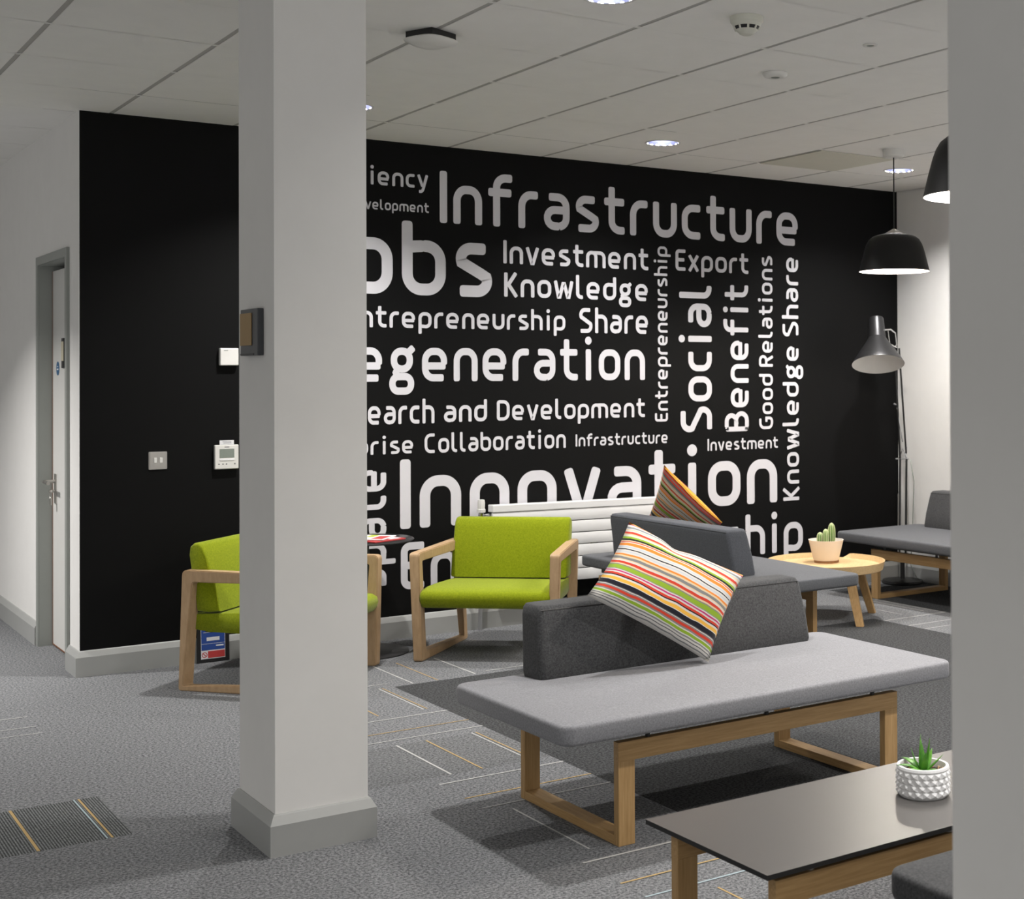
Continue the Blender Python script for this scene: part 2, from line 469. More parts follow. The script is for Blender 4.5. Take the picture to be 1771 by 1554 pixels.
# ------------------------------------------------------------------ door in the return wall
def build_door():
    bm = BM(); box(bm, X0 + 0.060, X0 + 0.1045, DY0 + 0.004, DY1 - 0.006, 0.012, DZ - 0.03)
    leaf = struct('door_1', bm, M['door_white']); leaf['label'] = 'white laminate door set deep in a grey frame'
    xa = X0 + 0.060
    # lipping
    bm = BM(); box(bm, xa - 0.0012, xa + 0.0005, DY1 - 0.014, DY1 - 0.0055, 0.012, DZ - 0.03); box(bm, xa - 0.0012, xa + 0.0005, DY0 + 0.004, DY1 - 0.006, 0.006, 0.013)
    obj('door_lipping', bm, M['wood_edge'], leaf)
    # frame: linings + architraves
    bm = BM(); t = 0.0148; wf = 0.045
    for (a, b, z0, z1) in ((DY0 - wf, DY0, 0, DZ + wf), (DY1, DY1 + wf, 0, DZ + wf), (DY0 - wf, DY1 + wf, DZ, DZ + wf)):
        if z0 > 0: a += wf; b -= wf
        box(bm, X0 - t, X0 + 0.0, a, b, z0, z1)
    box(bm, X0 - 0.004, X0 + 0.139, DY1 - 0.003, DY1 - 0.0002, 0, DZ)
    box(bm, X0 - 0.004, X0 + 0.139, DY0 + 0.0002, DY0 + 0.003, 0, DZ)
    box(bm, X0 - 0.004, X0 + 0.139, DY0, DY1, DZ - 0.003, DZ - 0.0002)
    obj('door_frame', bm, M['frame_grey'], leaf)
    # lever handle with plate, keys in the lock
    yh = 8.252
    bm = BM()
    tube(bm, [(xa, yh, 0.895), (xa - 0.058, yh, 0.895), (xa - 0.060, yh - 0.010, 0.895), (xa - 0.060, yh - 0.118, 0.892)], 0.0095, 12)
    lathe_pts = BM()
    obj('door_handle', bm, M['steel'], leaf, smooth=True, auto=40)
    bm = bbox(xa - 0.006, xa, yh - 0.022, yh + 0.022, 0.775, 0.935, 0.002)
    obj('lock_plate', bm, M['steel'], leaf)
    bm = BM(); tube(bm, [(xa - 0.004, yh, 0.842), (xa - 0.034, yh, 0.842)], 0.008, 10)
    tube(bm, [(xa - 0.03, yh - 0.018 + 0.03 * math.cos(a) * 0.7, 0.83 + 0.03 * math.sin(a)) for a in [2 * PI * k / 16 for k in range(17)]], 0.0015, 6, caps=False)
    box(bm, xa - 0.033, xa - 0.027, yh - 0.035, yh - 0.012, 0.77, 0.805)
    obj('key_ring', bm, M['steel'], leaf, smooth=True, auto=40)
    # blue round fire-door disc and a slider sign
    bm = BM()
    n = 24
    ring = [(8.197 + 0.037 * math.cos(2 * PI * k / n), 1.501 + 0.037 * math.sin(2 * PI * k / n)) for k in range(n)]
    prism(bm, ring, 'x', xa - 0.002, xa)
    obj('blue_disc', bm, M['teal_sign'], leaf)
    bm = BM(); box(bm, xa - 0.0026, xa - 0.002, 8.177, 8.217, 1.493, 1.500); box(bm, xa - 0.0026, xa - 0.002, 8.184, 8.210, 1.509, 1.513)
    obj('disc_print', bm, M['paper'], leaf)
    bm = BM(); box(bm, xa - 0.006, xa, 8.024, 8.080, 1.503, 1.660)
    s = obj('door_sign', bm, M['plastic_black'], leaf)
    bm = BM(); box(bm, xa - 0.0075, xa - 0.006, 8.024, 8.080, 1.540, 1.642)
    obj('sign_insert', bm, M['cream_sign'], s)
build_door()

# ------------------------------------------------------------------ pillars
def pillar(name, xa, xb, ya, yb, label):
    bm = BM(); box(bm, xa, xb, ya, yb, 0, H + 0.1)
    o = struct(name, bm, M['white_wall']); o['label'] = label
    bm = BM(); t = 0.0005
    a, b, c, d = xa - t, xb + t, ya - t, yb + t
    prof = skirt_profile()
    rings = []
    for off, z in prof:
        rings.append([bm.verts.new(p) for p in [(a - off, c - off, z), (b + off, c - off, z), (b + off, d + off, z), (a - off, d + off, z)]])
    for A, B in zip(rings, rings[1:]):
        for k in range(4): bm.faces.new([A[k], A[(k + 1) % 4], B[(k + 1) % 4], B[k]])
    s = obj('pillar_skirting', bm, M['skirting'], o); s['label'] = 'grey bevelled skirting'
    return o
pillar('pillar', 1.4022, 1.6945, 4.2544, 4.5981, 'white square pillar standing in the middle of the carpet, left of the benches')
pillar('pillar', 1.4022, 1.6945, 1.055, 1.396, 'shaded pillar filling the right edge of the picture')

# ------------------------------------------------------------------ lettering: stroke font
SW = 0.160
def arc(cx, cy, rx, ry, a0, a1, n=9):
    return [(cx + rx * math.cos(math.radians(a0 + (a1 - a0) * k / n)), cy + ry * math.sin(math.radians(a0 + (a1 - a0) * k / n))) for k in range(n + 1)]
XH = 0.75 - SW / 2; BL = SW / 2; CH = 1.0 - SW / 2
def rrect(x0, x1, y0, y1, r, ry=None, start='mid'):
    ry = ry or r
    p = arc(x1 - r, y1 - ry, r, ry, 0, 90) + arc(x0 + r, y1 - ry, r, ry, 90, 180) + arc(x0 + r, y0 + ry, r, ry, 180, 270) + arc(x1 - r, y0 + ry, r, ry, 270, 360)
    return ('C', p)
def S(*seq):
    out = []
    for q in seq:
        if isinstance(q, list): out += q
        else: out.append(q)
    return ('O', out)
def dot(x, y, r=0.098):
    return ('D', [(x + r * math.cos(2 * PI * k / 20), y + r * math.sin(2 * PI * k / 20)) for k in range(20)])
wn = 0.48
GL = {
 'n': [S((0, 0), arc(.20, XH - .22, .20, .22, 180, 90), arc(wn - .20, XH - .22, .20, .22, 90, 0), (wn, 0))],
 'm': [S((0, 0), arc(.19, XH - .21, .19, .21, 180, 90), (.25, XH), arc(.25, XH - .2, .17, .2, 90, 0), (.42, 0)), S((.30, XH), (.62, XH), arc(.62, XH - .22, .22, .22, 90, 0), (.84, 0))],
 'h': [S((0, 0), (0, 1.03)), S((0, XH), (.26, XH), arc(.26, XH - .22, .22, .22, 90, 0), (wn, 0))],
 'r': [S((0, 0), arc(.22, XH - .24, .22, .24, 180, 90), (.38, XH))],
 'u': [S((0, .75), arc(.20, BL + .22, .20, .22, 180, 270), arc(wn - .20, BL + .22, .20, .22, 270, 360), (wn, .75))],
 'i': [S((0, 0), (0, .75)), dot(0, .955)],
 'l': [S((0, 1.03), arc(.19, BL + .17, .19, .17, 180, 270), (.26, BL))],
 't': [S((0, .98), arc(.21, BL + .19, .21, .19, 180, 270), (.33, BL)), S((-.19, XH), (.32, XH))],
 'f': [S((0, 0), arc(.21, CH - .15, .21, .19, 180, 90), (.36, CH + .04)), S((-.19, XH), (.34, XH))],
 'a': [S((.04, XH), (.26, XH), arc(.26, XH - .20, .20, .20, 90, 0), (.46, BL + .18), arc(.27, BL + .18, .19, .18, 360, 270), (.24, BL)), S((.30, BL), (.18, BL), arc(.18, BL + .165, .18, .165, 270, 90), (.46, BL + .33))],
 'e': [S((.48, BL), (.21, BL), arc(.21, BL + .21, .21, .21, 270, 180), arc(.21, XH - .21, .21, .21, 180, 90), arc(.28, XH - .21, .21, .21, 90, 0), (.49, .37)), S((.03, .345), (.53, .345))],
 'c': [S((.43, BL), (.24, BL), arc(.22, BL + .21, .22, .21, 270, 180), arc(.22, XH - .21, .22, .21, 180, 90), (.43, XH))],
 'o': [rrect(0, .50, BL, XH, .20, .21)],
 'b': [S((0, 1), (0, BL + .21), arc(.21, BL + .21, .21, .21, 180, 270), arc(.29, BL + .21, .21, .21, 270, 360), (.50, XH - .21), arc(.29, XH - .21, .21, .21, 0, 90), (.22, XH)), S((.26, XH), (.0, XH - .02))],
 'd': [S((.50, 1), (.50, BL + .21), arc(.29, BL + .21, .21, .21, 360, 270), arc(.21, BL + .21, .21, .21, 270, 180), (0, XH - .21), arc(.21, XH - .21, .21, .21, 180, 90), (.28, XH)), S((.24, XH), (.50, XH - .02))],
 'p': [S((0, -.26), (0, XH - .21), arc(.21, XH - .21, .21, .21, 180, 90), arc(.29, XH - .21, .21, .21, 90, 0), (.50, BL + .21), arc(.29, BL + .21, .21, .21, 360, 270), (.22, BL)), S((.26, BL), (.0, BL + .02))],
 'g': [rrect(.02, .42, .275, XH, .19, .18), S((.36, .62), (.52, .76)), rrect(-.02, .45, -.21, .11, .15, .15), S((.12, .30), (.07, .20), (.12, .10))],
 's': [S((.42, XH), (.19, XH), arc(.19, XH - .145, .16, .145, 90, 200, 10), (.13, .43), (.33, .33), arc(.28, BL + .145, .16, .145, 20, -90, 10), (.01, BL))],
 'v': [S((.0, .75), (.225, .06), (.285, .06), (.51, .75))],
 'w': [S((0, .75), (.15, .07), (.21, .07), (.37, .62), (.43, .62), (.59, .07), (.65, .07), (.80, .75))],
 'x': [S((0, .75), (.47, 0)), S((.47, .75), (0, 0))],
 'y': [S((0, .75), (.24, .10)), S((.50, .75), (.27, -.06), (.22, -.14), (.15, -.182), (.03, -.182))],
 'I': [S((0, 0), (0, 1))],
 'J': [S((.36, 1), (.36, BL + .22), arc(.14, BL + .22, .22, .22, 0, -90), (-.04, BL))],
 'K': [S((0, 0), (0, 1)), S((.46, 1), (.12, .51), (.49, 0)), ],
 'E': [S((.47, CH), (.13, CH), arc(.13, CH - .13, .13, .13, 90, 180, 6), (0, BL + .13), arc(.13, BL + .13, .13, .13, 180, 270, 6), (.47, BL)), S((0, .51), (.41, .51))],
 'S': [S((.50, CH), (.22, CH), arc(.22, CH - .20, .20, .20, 90, 205, 10), (.16, .57), (.38, .44), arc(.33, BL + .20, .20, .20, 25, -90, 10), (.0, BL))],
 'R': [S((0, 0), (0, CH - .1), arc(.1, CH - .1, .1, .1, 180, 90, 5), (.27, CH), arc(.27, CH - .22, .23, .22, 90, -90), (.20, CH - .44)), S((.24, CH - .44), (.0, CH - .44)), S((.26, CH - .44), (.5, 0))],
 'D': [rrect(0, .54, BL, CH, .0001), ],
 'C': [S((.52, BL), (.28, BL), arc(.28, BL + .28, .28, .28, 270, 180), arc(.28, CH - .28, .28, .28, 180, 90), (.52, CH))],
 'G': [S((.52, CH), (.28, CH), arc(.28, CH - .28, .28, .28, 90, 180), arc(.28, BL + .26, .28, .26, 180, 270), (.36, BL), arc(.36, BL + .18, .18, .18, 270, 360), (.54, .48), (.32, .48))],
 'B': [S((.05, BL), (.29, BL), arc(.29, BL + .225, .23, .225, -90, 90), (0, BL + .45)), S((0, BL + .45), (.25, BL + .45), arc(.25, CH - .1975, .21, .1975, -90, 90), (.05, CH)), S((0, .1), (0, .9)), S((0.0, .12), arc(.05, BL + .05, .05, .05, 180, 270, 4)), S((0.0, .88), arc(.05, CH - .05, .05, .05, 180, 90, 4))],
}
GL['D'] = [('C', arc(.27, CH - .27, .27, .27, 0, 90) + arc(.08, CH - .08, .08, .08, 90, 180, 4) + arc(.08, BL + .08, .08, .08, 180, 270, 4) + arc(.27, BL + .27, .27, .27, 270, 360))]

def ribbon(bm, pts, closed, put, w=SW):
    # drop duplicates
    P = []
    for p in pts:
        if not P or math.hypot(p[0] - P[-1][0], p[1] - P[-1][1]) > 1e-4: P.append(p)
    if closed and math.hypot(P[0][0] - P[-1][0], P[0][1] - P[-1][1]) < 1e-4: P.pop()
    hw = w / 2
    c = 0.045
    if not closed:
        def ins(a, b, d):
            L = math.hypot(b[0] - a[0], b[1] - a[1]); return (a[0] + (b[0] - a[0]) * d / L, a[1] + (b[1] - a[1]) * d / L)
        st = [P[0], ins(P[0], P[1], c * .12), ins(P[0], P[1], c * .45), ins(P[0], P[1], c)]
        en = [ins(P[-1], P[-2], c), ins(P[-1], P[-2], c * .45), ins(P[-1], P[-2], c * .12), P[-1]]
        ws = [hw - c, hw - c * .52, hw - c * .16, hw]
        Q = st + P[1:-1] + en
        Wd = ws + [hw] * (len(P) - 2) + ws[::-1]
    else:
        Q = P; Wd = [hw] * len(P)
    n = len(Q); Ls, Rs = [], []
    for i, p in enumerate(Q):
        def d(a, b):
            L = math.hypot(b[0] - a[0], b[1] - a[1]); return ((b[0] - a[0]) / L, (b[1] - a[1]) / L)
        if closed: t0, t1 = d(Q[i - 1], p), d(p, Q[(i + 1) % n])
        elif i == 0: t0 = t1 = d(p, Q[1])
        elif i == n - 1: t0 = t1 = d(Q[i - 1], p)
        else: t0, t1 = d(Q[i - 1], p), d(p, Q[i + 1])
        nx, ny = -(t0[1] + t1[1]), t0[0] + t1[0]
        k = max(0.45, 1 + t0[0] * t1[0] + t0[1] * t1[1])
        s = Wd[i]
        Ls.append(bm.verts.new(put(p[0] + nx / k * s, p[1] + ny / k * s))); Rs.append(bm.verts.new(put(p[0] - nx / k * s, p[1] - ny / k * s)))
    for i in range(n if closed else n - 1):
        j = (i + 1) % n
        try: bm.faces.new([Ls[i], Rs[i], Rs[j], Ls[j]])
        except ValueError: pass

def layout(text):
    """glyph strokes with x offsets; returns list of (char index, strokes) and per-glyph outer extents"""
    x = 0.0; out = []; ext = []
    for ch in text:
        if ch == ' ':
            out.append([]); ext.append((x, x + .26)); x += .26; continue
        st = GL[ch]
        xs0 = min(p[0] for k, q in st for p in q) - (SW / 2 if ch not in 'vwxy' else .06)
        xs1 = max(p[0] for k, q in st for p in q) + (SW / 2 if ch not in 'vwxy' else .06)
        if ch in 'ceftrECGSsLal':   # open ends already include their cap
            oe = max((q[-1][0] if k == 'O' else -9) for k, q in st)
            mx = max(p[0] for k, q in st for p in q)
        out.append([(k, [(p[0] - xs0 + x, p[1]) for p in q]) for k, q in st])
        w = xs1 - xs0
        trim = {'t': .075, 'f': .075, 'r': .07, 'c': .05, 'e': .0, 'K': .03, 'E': .06, 'l': .04, 's': .0}.get(ch, 0)
        lead = {'t': .075, 'f': .075}.get(ch, 0)
        if lead:
            out[-1] = [(k, [(p[0] - lead, p[1]) for p in q]) for k, q in out[-1]]; w -= lead
        ext.append((x, x + w - trim)); x += w - trim + 0.135
    return out, ext

WORDS = [
('H', 'Efficiency', 5, 2.9543, 3.3005, 2.5057, 0.1014, 'small white word Efficiency at the top left'),
('H', 'Development', 3, 2.9732, 3.3054, 2.3694, 0.0558, 'smallest white word Development at the top left'),
('H', 'Infrastructure', 0, 3.372, 5.9891, 2.3194, 0.2951, 'big white word Infrastructure across the top'),
('H', 'Jobs', 1, 2.8267, 3.6966, 1.9046, 0.414, 'tallest white word Jobs beside the pillar'),
('H', 'Investment', 0, 3.7702, 4.775, 2.1068, 0.1358, 'white word Investment under Infrastructure'),
('H', 'Knowledge', 0, 3.7746, 4.775, 1.9128, 0.1409, 'white word Knowledge'),
('H', 'Entrepreneurship', 2, 2.9908, 4.1809, 1.7202, 0.1203, 'white word Entrepreneurship left of Share'),
('H', 'Share', 0, 4.2746, 4.775, 1.7086, 0.1517, 'white word Share'),
('H', 'Regeneration', 2, 3.0677, 4.7467, 1.4213, 0.2523, 'large white word Regeneration in the middle'),
('H', 'Research', 3, 2.9444, 3.3354, 1.1859, 0.1347, 'white word Research cut by the pillar'),
('H', 'and', 0, 3.3938, 3.662, 1.1892, 0.1265, 'white word and'),
('H', 'Development', 0, 3.7248, 4.745, 1.1909, 0.1189, 'white word Development after Research and'),
('H', 'Enterprise', 6, 2.9593, 3.2112, 1.021, 0.098, 'white word Enterprise left of Collaboration'),
('H', 'Collaboration', 0, 3.2761, 4.1809, 1.0177, 0.1102, 'white word Collaboration'),
('H', 'Infrastructure', 0, 4.2485, 4.917, 1.023, 0.0732, 'small white word Infrastructure after Collaboration'),
('H', 'Innovation', 0, 3.1292, 5.7902, 0.6014, 0.3867, 'huge white word Innovation above the radiator'),
('H', 'Export', 0, 4.9799, 5.559, 2.1145, 0.1361, 'white word Export'),
('H', 'Investment', 0, 5.2223, 5.7981, 0.9624, 0.0763, 'small white word Investment under Benefit'),
('H', 'Entrepreneurship', 0, 3.1329, 6.0092, 0.2646, 0.2604, 'big white word Entrepreneurship low behind the seats'),
('V', 'Entrepreneurship', 0, 1.1595, 2.2615, 4.917, 0.0971, 'thin white word Entrepreneurship running upward'),
('V', 'Social', 0, 1.0813, 2.0342, 5.2589, 0.245, 'large white word Social running upward'),
('V', 'Benefit', 0, 1.0817, 2.0397, 5.5557, 0.1952, 'white word Benefit running upward'),
('V', 'Good Relations', 0, 1.09, 2.2409, 5.7584, 0.1165, 'thin white words Good Relations running upward'),
('V', 'Knowledge Share', 0, 0.605, 2.2445, 5.979, 0.1371, 'white words Knowledge Share running upward at the right end'),
('V', 'spate', 0, 0.2836, 0.9445, 3.0489, 0.205, 'white letters running upward beside the pillar'),
]
def build_words():
    mural = thing('word_mural', 'white word cloud lettering spread over the black wall', 'wall lettering', (3.0, WY, 1.4))
    off = Vector((3.0, WY, 1.4))
    for kind, text, i0, a, b, base, cap, label in WORDS:
        gl, ext = layout(text)
        e0, e1 = ext[i0][0], ext[-1][1]
        sx = (b - a) / (e1 - e0)
        bm = BM(); layer = [0]
        for g in gl:
            for k, q in g:
                layer[0] += 1
                yy = -0.0006 - 0.00012 * (layer[0] % 9)
                if kind == 'H':
                    def put(x, y): return Vector((a + (x - e0) * sx, WY + yy, base + y * cap)) - off
                else:
                    def put(x, y): return Vector((base - y * cap, WY + yy, a + (x - e0) * sx)) - off
                # keep vertical and horizontal stroke weights alike when a word is stretched
                if k == 'D': bm.faces.new([bm.verts.new(put(px, py)) for px, py in q])
                else: ribbon(bm, q, k == 'C', put)
        o = obj('word', bm, M['vinyl'], mural)
        o['label'] = label
build_words()

# ------------------------------------------------------------------ recessed downlights
def area(name, loc, power, size, color, parent=None, spread=PI):
    l = bpy.data.lights.new(name, 'AREA'); l.shape = 'DISK'; l.size = size; l.energy = power; l.color = color; l.spread = spread
    o = bpy.data.objects.new(name, l); COL.objects.link(o); o.location = loc
    if parent: o.parent = parent
    return o
def downlight(x, y, label, k=1.0):
    t = thing('downlight', label, 'ceiling light', (x, y, H), 0, 'recessed ceiling downlights')
    bm = BM(); lathe(bm, [(0.0885, 0.004), (0.0885, -0.001), (0.094, -0.004), (0.100, -0.003), (0.101, -0.0004)], 40)
    obj('trim_ring', bm, M['plastic_white'], t, smooth=True, auto=40)
    bm = BM(); lathe(bm, [(0.0885, -0.001), (0.084, 0.03), (0.074, 0.07), (0.06, 0.10), (0.0, 0.11)], 40, rfun=lambda r, a: r * (1 + 0.012 * math.cos(14 * a)))
    obj('reflector', bm, M['reflector'], t, smooth=True)
    for s in (-1, 1):
        bm = BM(); tube(bm, [(s * 0.02, -0.04, 0.088), (s * 0.02, 0.04, 0.088)], 0.010, 12)
        obj('lamp_tube', bm, M['tube'], t, smooth=True, auto=50)
    area('downlight_or_fill_lamp', (0, 0, 0.074), DOWN_W * k, 0.105, DOWN_COL, t, math.radians(165))
    return t
labels = ['recessed round downlight just right of the tall pillar near the black wall', 'recessed round downlight in the ceiling above the word Infrastructure',
          'recessed round downlight behind the hanging pendant cord', 'recessed round downlight cut by the top edge of the picture']
for (x, y), lb, k in zip(DOWN, labels, (1.35, 1.0, 1.05, 0.78)): downlight(x, y, lb, k)
for x, y in DOWN_OFF_AND_FILL: area('downlight_or_fill_lamp', (x, y, H - 0.004), DOWN_W * ((0.2 if y > 3 else 0.5) if x < 0 else 0.70), 0.14, DOWN_COL, None, math.radians(125))
area('corridor_lamp', (-0.2, 8.0, H - 0.004), DOWN_W * 2.0, 0.14, DOWN_COL, None, math.radians(118))

# ------------------------------------------------------------------ pendants
def pendant(x, y, label, zrim=2.045):
    t = thing('pendant_lamp', label, 'pendant lamp', (x, y, zrim), 0, 'black bell pendants')
    dz = H - zrim
    bm = BM(); lathe(bm, [(0.0, dz - 0.0005), (0.062, dz - 0.0005), (0.060, dz - 0.040), (0.054, dz - 0.046), (0, dz - 0.046)], 32)
    o = obj('canopy', bm, M['plastic_white'], t, smooth=True, auto=40)
    bm = BM(); tube(bm, [(0, 0, dz - 0.045), (0, 0, 0.235)], 0.004, 8)
    obj('cord', bm, M['black_metal'], t, smooth=True, auto=50)
    bm = BM(); lathe(bm, [(0.0, 0.250), (0.006, 0.248), (0.046, 0.2255), (0.050, 0.222)], 40)
    obj('cap', bm, M['steel'], t, smooth=True)
    outer = [(0.205, 0.0), (0.201, 0.012), (0.186, 0.075), (0.171, 0.130), (0.160, 0.160), (0.145, 0.185), (0.122, 0.203), (0.090, 0.213), (0.050, 0.222), (0.03, 0.223)]
    inner = [(r - 0.004 if r > .05 else r, z - 0.004 if z > 0.01 else z) for r, z in outer]
    bm = BM(); lathe(bm, outer + [(0.0, 0.223)], 56)
    sh = obj('shade', bm, M['shade_black'], t, smooth=True, auto=50)
    bm = BM(); lathe(bm, [(0.205, 0.0)] + inner + [(0.0, 0.219)], 56)
    obj('shade_lining', bm, M['shade_inside'], sh, smooth=True, auto=50)
    bm = BM(); lathe(bm, [(0.0, 0.085), (0.02, 0.088), (0.03, 0.105), (0.028, 0.13), (0.014, 0.16), (0.014, 0.215)], 20)
    obj('bulb', bm, M['bulb'], t, smooth=True)
    l = bpy.data.lights.new('pendant_light', 'POINT'); l.energy = PEND_W; l.color = PEND_COL; l.shadow_soft_size = 0.035
    lo = bpy.data.objects.new('pendant_light', l); COL.objects.link(lo); lo.parent = t; lo.location = (0, 0, 0.055)
    return t
pendant(5.58, 6.0, 'black bell pendant hanging over the round wooden table')
pendant(3.49, 3.31, 'black pendant shade half hidden by the near pillar at the right edge')

# ------------------------------------------------------------------ small ceiling fittings
bm = BM(); box(bm, 5.2294 + 0.010, 5.8294 - 0.010, 6.2371 + 0.006, 6.8371 - 0.006, H - 0.006, H - 0.0008)
tag(obj('ceiling_panel', bm, M['vent_grey']), 'darker grey square ceiling panel near the black wall', 'ceiling panel')

t = thing('smoke_detector', 'white domed smoke detector on the ceiling at the top', 'smoke detector', (3.075, 4.085, H))
bm = BM(); lathe(bm, [(0, -0.0006), (0.062, -0.0006), (0.060, -0.020), (0.054, -0.026)], 36)
obj('base', bm, M['plastic_cream'], t, smooth=True, auto=35)
bm = BM(); lathe(bm, [(0.054, -0.026), (0.050, -0.034), (0.047, -0.036)], 36); lathe(bm, [(0.041, -0.047), (0.026, -0.062), (0.018, -0.066), (0, -0.066)], 36)
obj('sensing_head', bm, M['plastic_cream'], t, smooth=True, auto=35)
bm = BM(); lathe(bm, [(0.047, -0.036), (0.041, -0.047)], 36)
obj('sensor_slots', bm, M['plastic_black'], t, smooth=True)
for k in range(9):
    bm = BM(); a = 2 * PI * k / 9
    c, s = math.cos(a), math.sin(a)
    tube(bm, [(0.048 * c, 0.048 * s, -0.0355), (0.0415 * c, 0.0415 * s, -0.0475)], 0.004, 6)
    obj('cage_rib', bm, M['plastic_cream'], t)

t = thing('ceiling_speaker', 'flat round white ceiling sensor with a grey centre, right of the smoke detector', 'ceiling sensor', (3.745, 4.771, H))
bm = BM(); lathe(bm, [(0.055, -0.0006), (0.054, -0.010), (0.046, -0.018), (0.030, -0.022), (0.020, -0.020)], 32)
obj('bezel', bm, M['plastic_white'], t, smooth=True, auto=40)
bm = BM(); lathe(bm, [(0.020, -0.020), (0.012, -0.022), (0, -0.0225)], 24)
obj('lens', bm, M['lcd'], t, smooth=True)

t = thing('ceiling_sensor', 'tiny round white sensor flush in the ceiling, near the right pillar', 'ceiling sensor', (3.732, 4.145, H))
bm = BM(); lathe(bm, [(0.030, -0.0006), (0.029, -0.004), (0.020, -0.006), (0.015, -0.004)], 28)
obj('bezel', bm, M['plastic_white'], t, smooth=True, auto=40)
bm = BM(); lathe(bm, [(0.015, -0.004), (0, -0.002)], 24)
obj('lens', bm, M['lcd'], t, smooth=True)

t = thing('wifi_access_point', 'white saucer shaped access point on the ceiling beside the tall pillar', 'access point', (2.235, 4.965, H), 0.4)
bm = BM(); box(bm, -0.066, 0.066, -0.066, 0.066, -0.026, -0.0006)
obj('mount', bm, M['plastic_black'], t)
bm = BM()
sq = lambda r, a: r * (1 / (abs(math.cos(a)) ** 3.4 + abs(math.sin(a)) ** 3.4) ** (1 / 3.4))
lathe(bm, [(0.0, -0.026), (0.082, -0.026), (0.089, -0.030), (0.086, -0.036), (0.060, -0.050), (0.030, -0.057), (0, -0.058)], 48, rfun=sq)
obj('cover', bm, M['plastic_white'], t, smooth=True, auto=50)

# ------------------------------------------------------------------ fittings on the black wall
t = thing('light_switch', 'brushed steel two gang light switch on the black wall', 'light switch', (1.847, WY, 1.034))
bm = BM()
prism(bm, round_rect(0.044, 0.044, 0.004, 3), 'y', -0.0075, -0.0005)
bmesh.ops.bevel(bm, geom=[e for e in bm.edges if all(v.co.y < -0.007 for v in e.verts)], offset=0.005, segments=2, affect='EDGES')
obj('plate', bm, M['steel'], t)
for s in (-1, 1):
    bm = bbox(s * 0.0135 - 0.007, s * 0.0135 + 0.007, -0.0115, -0.007, -0.012, 0.014, 0.0015)
    obj('rocker', bm, M['plastic_white'], t)
for z in (-0.030, 0.033):
    bm = BM(); tube(bm, [(0, -0.0072, z), (0, -0.0085, z)], 0.003, 10); obj('screw', bm, M['steel'], t)

t = thing('thermostat', 'white thermostat with a grey screen on the black wall beside the pillar', 'thermostat', (2.180, WY, 1.040))
obj('case', bbox(-0.060, 0.060, -0.024, -0.0005, -0.062, 0.062, 0.004), M['plastic_white'], t)
obj('screen', bbox(-0.037, 0.037, -0.0252, -0.0235, -0.004, 0.042, 0.0005, 1), M['lcd'], t)
obj('button_bar', bbox(-0.037, 0.037, -0.0265, -0.0235, -0.018, -0.009, 0.001), M['paper'], t)
for x in (-0.040, -0.020, -0.002, 0.040):
    bm = BM(); tube(bm, [(x, -0.0235, -0.036), (x, -0.0246, -0.036)], 0.0035, 10); obj('button', bm, M['ink'], t)
bm = BM(); box(bm, -0.012, 0.012, -0.0244, -0.0236, 0.049, 0.053); obj('printed_mark', bm, M['ink'], t)
bm = BM(); box(bm, 2.144, 2.216, WY - 0.0225, WY - 0.0215, 1.1025, 1.126)
o = tag(obj('paper_label', bm, M['paper']), 'small white paper label stuck on top of the thermostat', 'label')
bm = BM(); box(bm, 2.158, 2.203, WY - 0.0229, WY - 0.0224, 1.1175, 1.1195); box(bm, 2.163, 2.203, WY - 0.0229, WY - 0.0224, 1.1105, 1.1125)
obj('printed_lines', bm, M['ink'], o)

t = thing('wall_sensor', 'plain white square sensor box on the black wall above the thermostat', 'wall sensor', (2.1925, WY, 1.5545))
obj('case', bbox(-0.0465, 0.0465, -0.030, -0.0005, -0.0445, 0.0445, 0.004), M['plastic_white'], t)
bm = BM(); box(bm, -0.028, -0.008, -0.0306, -0.0298, 0.031, 0.034)
obj('printed_mark', bm, M['lcd'], t)

# notice leaning against the skirting
t = thing('framed_notice', 'blue and red safety notice in a black frame, standing on the floor by the skirting', 'notice', (2.108, 7.347, 0.001))
t.rotation_euler = (math.radians(-3), 0, 0)
obj('frame', bbox(-0.080, 0.080, -0.006, 0.006, 0.0, 0.235, 0.002), M['plastic_black'], t)
bm = BM()
box(bm, -0.062, 0.058, -0.0072, -0.0058, 0.018, 0.22, 0)
bs = obj('sheet', bm, M['paper'], t)
bm = BM(); box(bm, -0.060, 0.056, -0.0080, -0.0071, 0.062, 0.218)
obj('blue_panel', bm, M['blue_print'], bs)
bm = BM(); box(bm, -0.028, 0.056, -0.0080, -0.0071, 0.022, 0.056)
obj('red_panel', bm, M['red_print'], bs)
bm = BM(); box(bm, -0.034, 0.030, -0.0086, -0.0079, 0.108, 0.126); box(bm, 0.012, 0.050, -0.0086, -0.0079, 0.078, 0.085); box(bm, -0.060, 0.056, -0.0086, -0.0079, 0.093, 0.0945)
for z in (0.150, 0.162, 0.174): box(bm, -0.050, 0.030, -0.0086, -0.0079, z, z + 0.0025)
obj('white_print', bm, M['paper'], bs)
bm = BM()
n = 20
cx_, cz_ = -0.045, 0.039
ring = [(0.014, 0), (0.0105, 0)]
A = [bm.verts.new((cx_ + 0.014 * math.cos(2 * PI * k / n), -0.0078, cz_ + 0.014 * math.sin(2 * PI * k / n))) for k in range(n)]
B = [bm.verts.new((cx_ + 0.0105 * math.cos(2 * PI * k / n), -0.0078, cz_ + 0.0105 * math.sin(2 * PI * k / n))) for k in range(n)]
for k in range(n): bm.faces.new([A[k], A[(k + 1) % n], B[(k + 1) % n], B[k]])
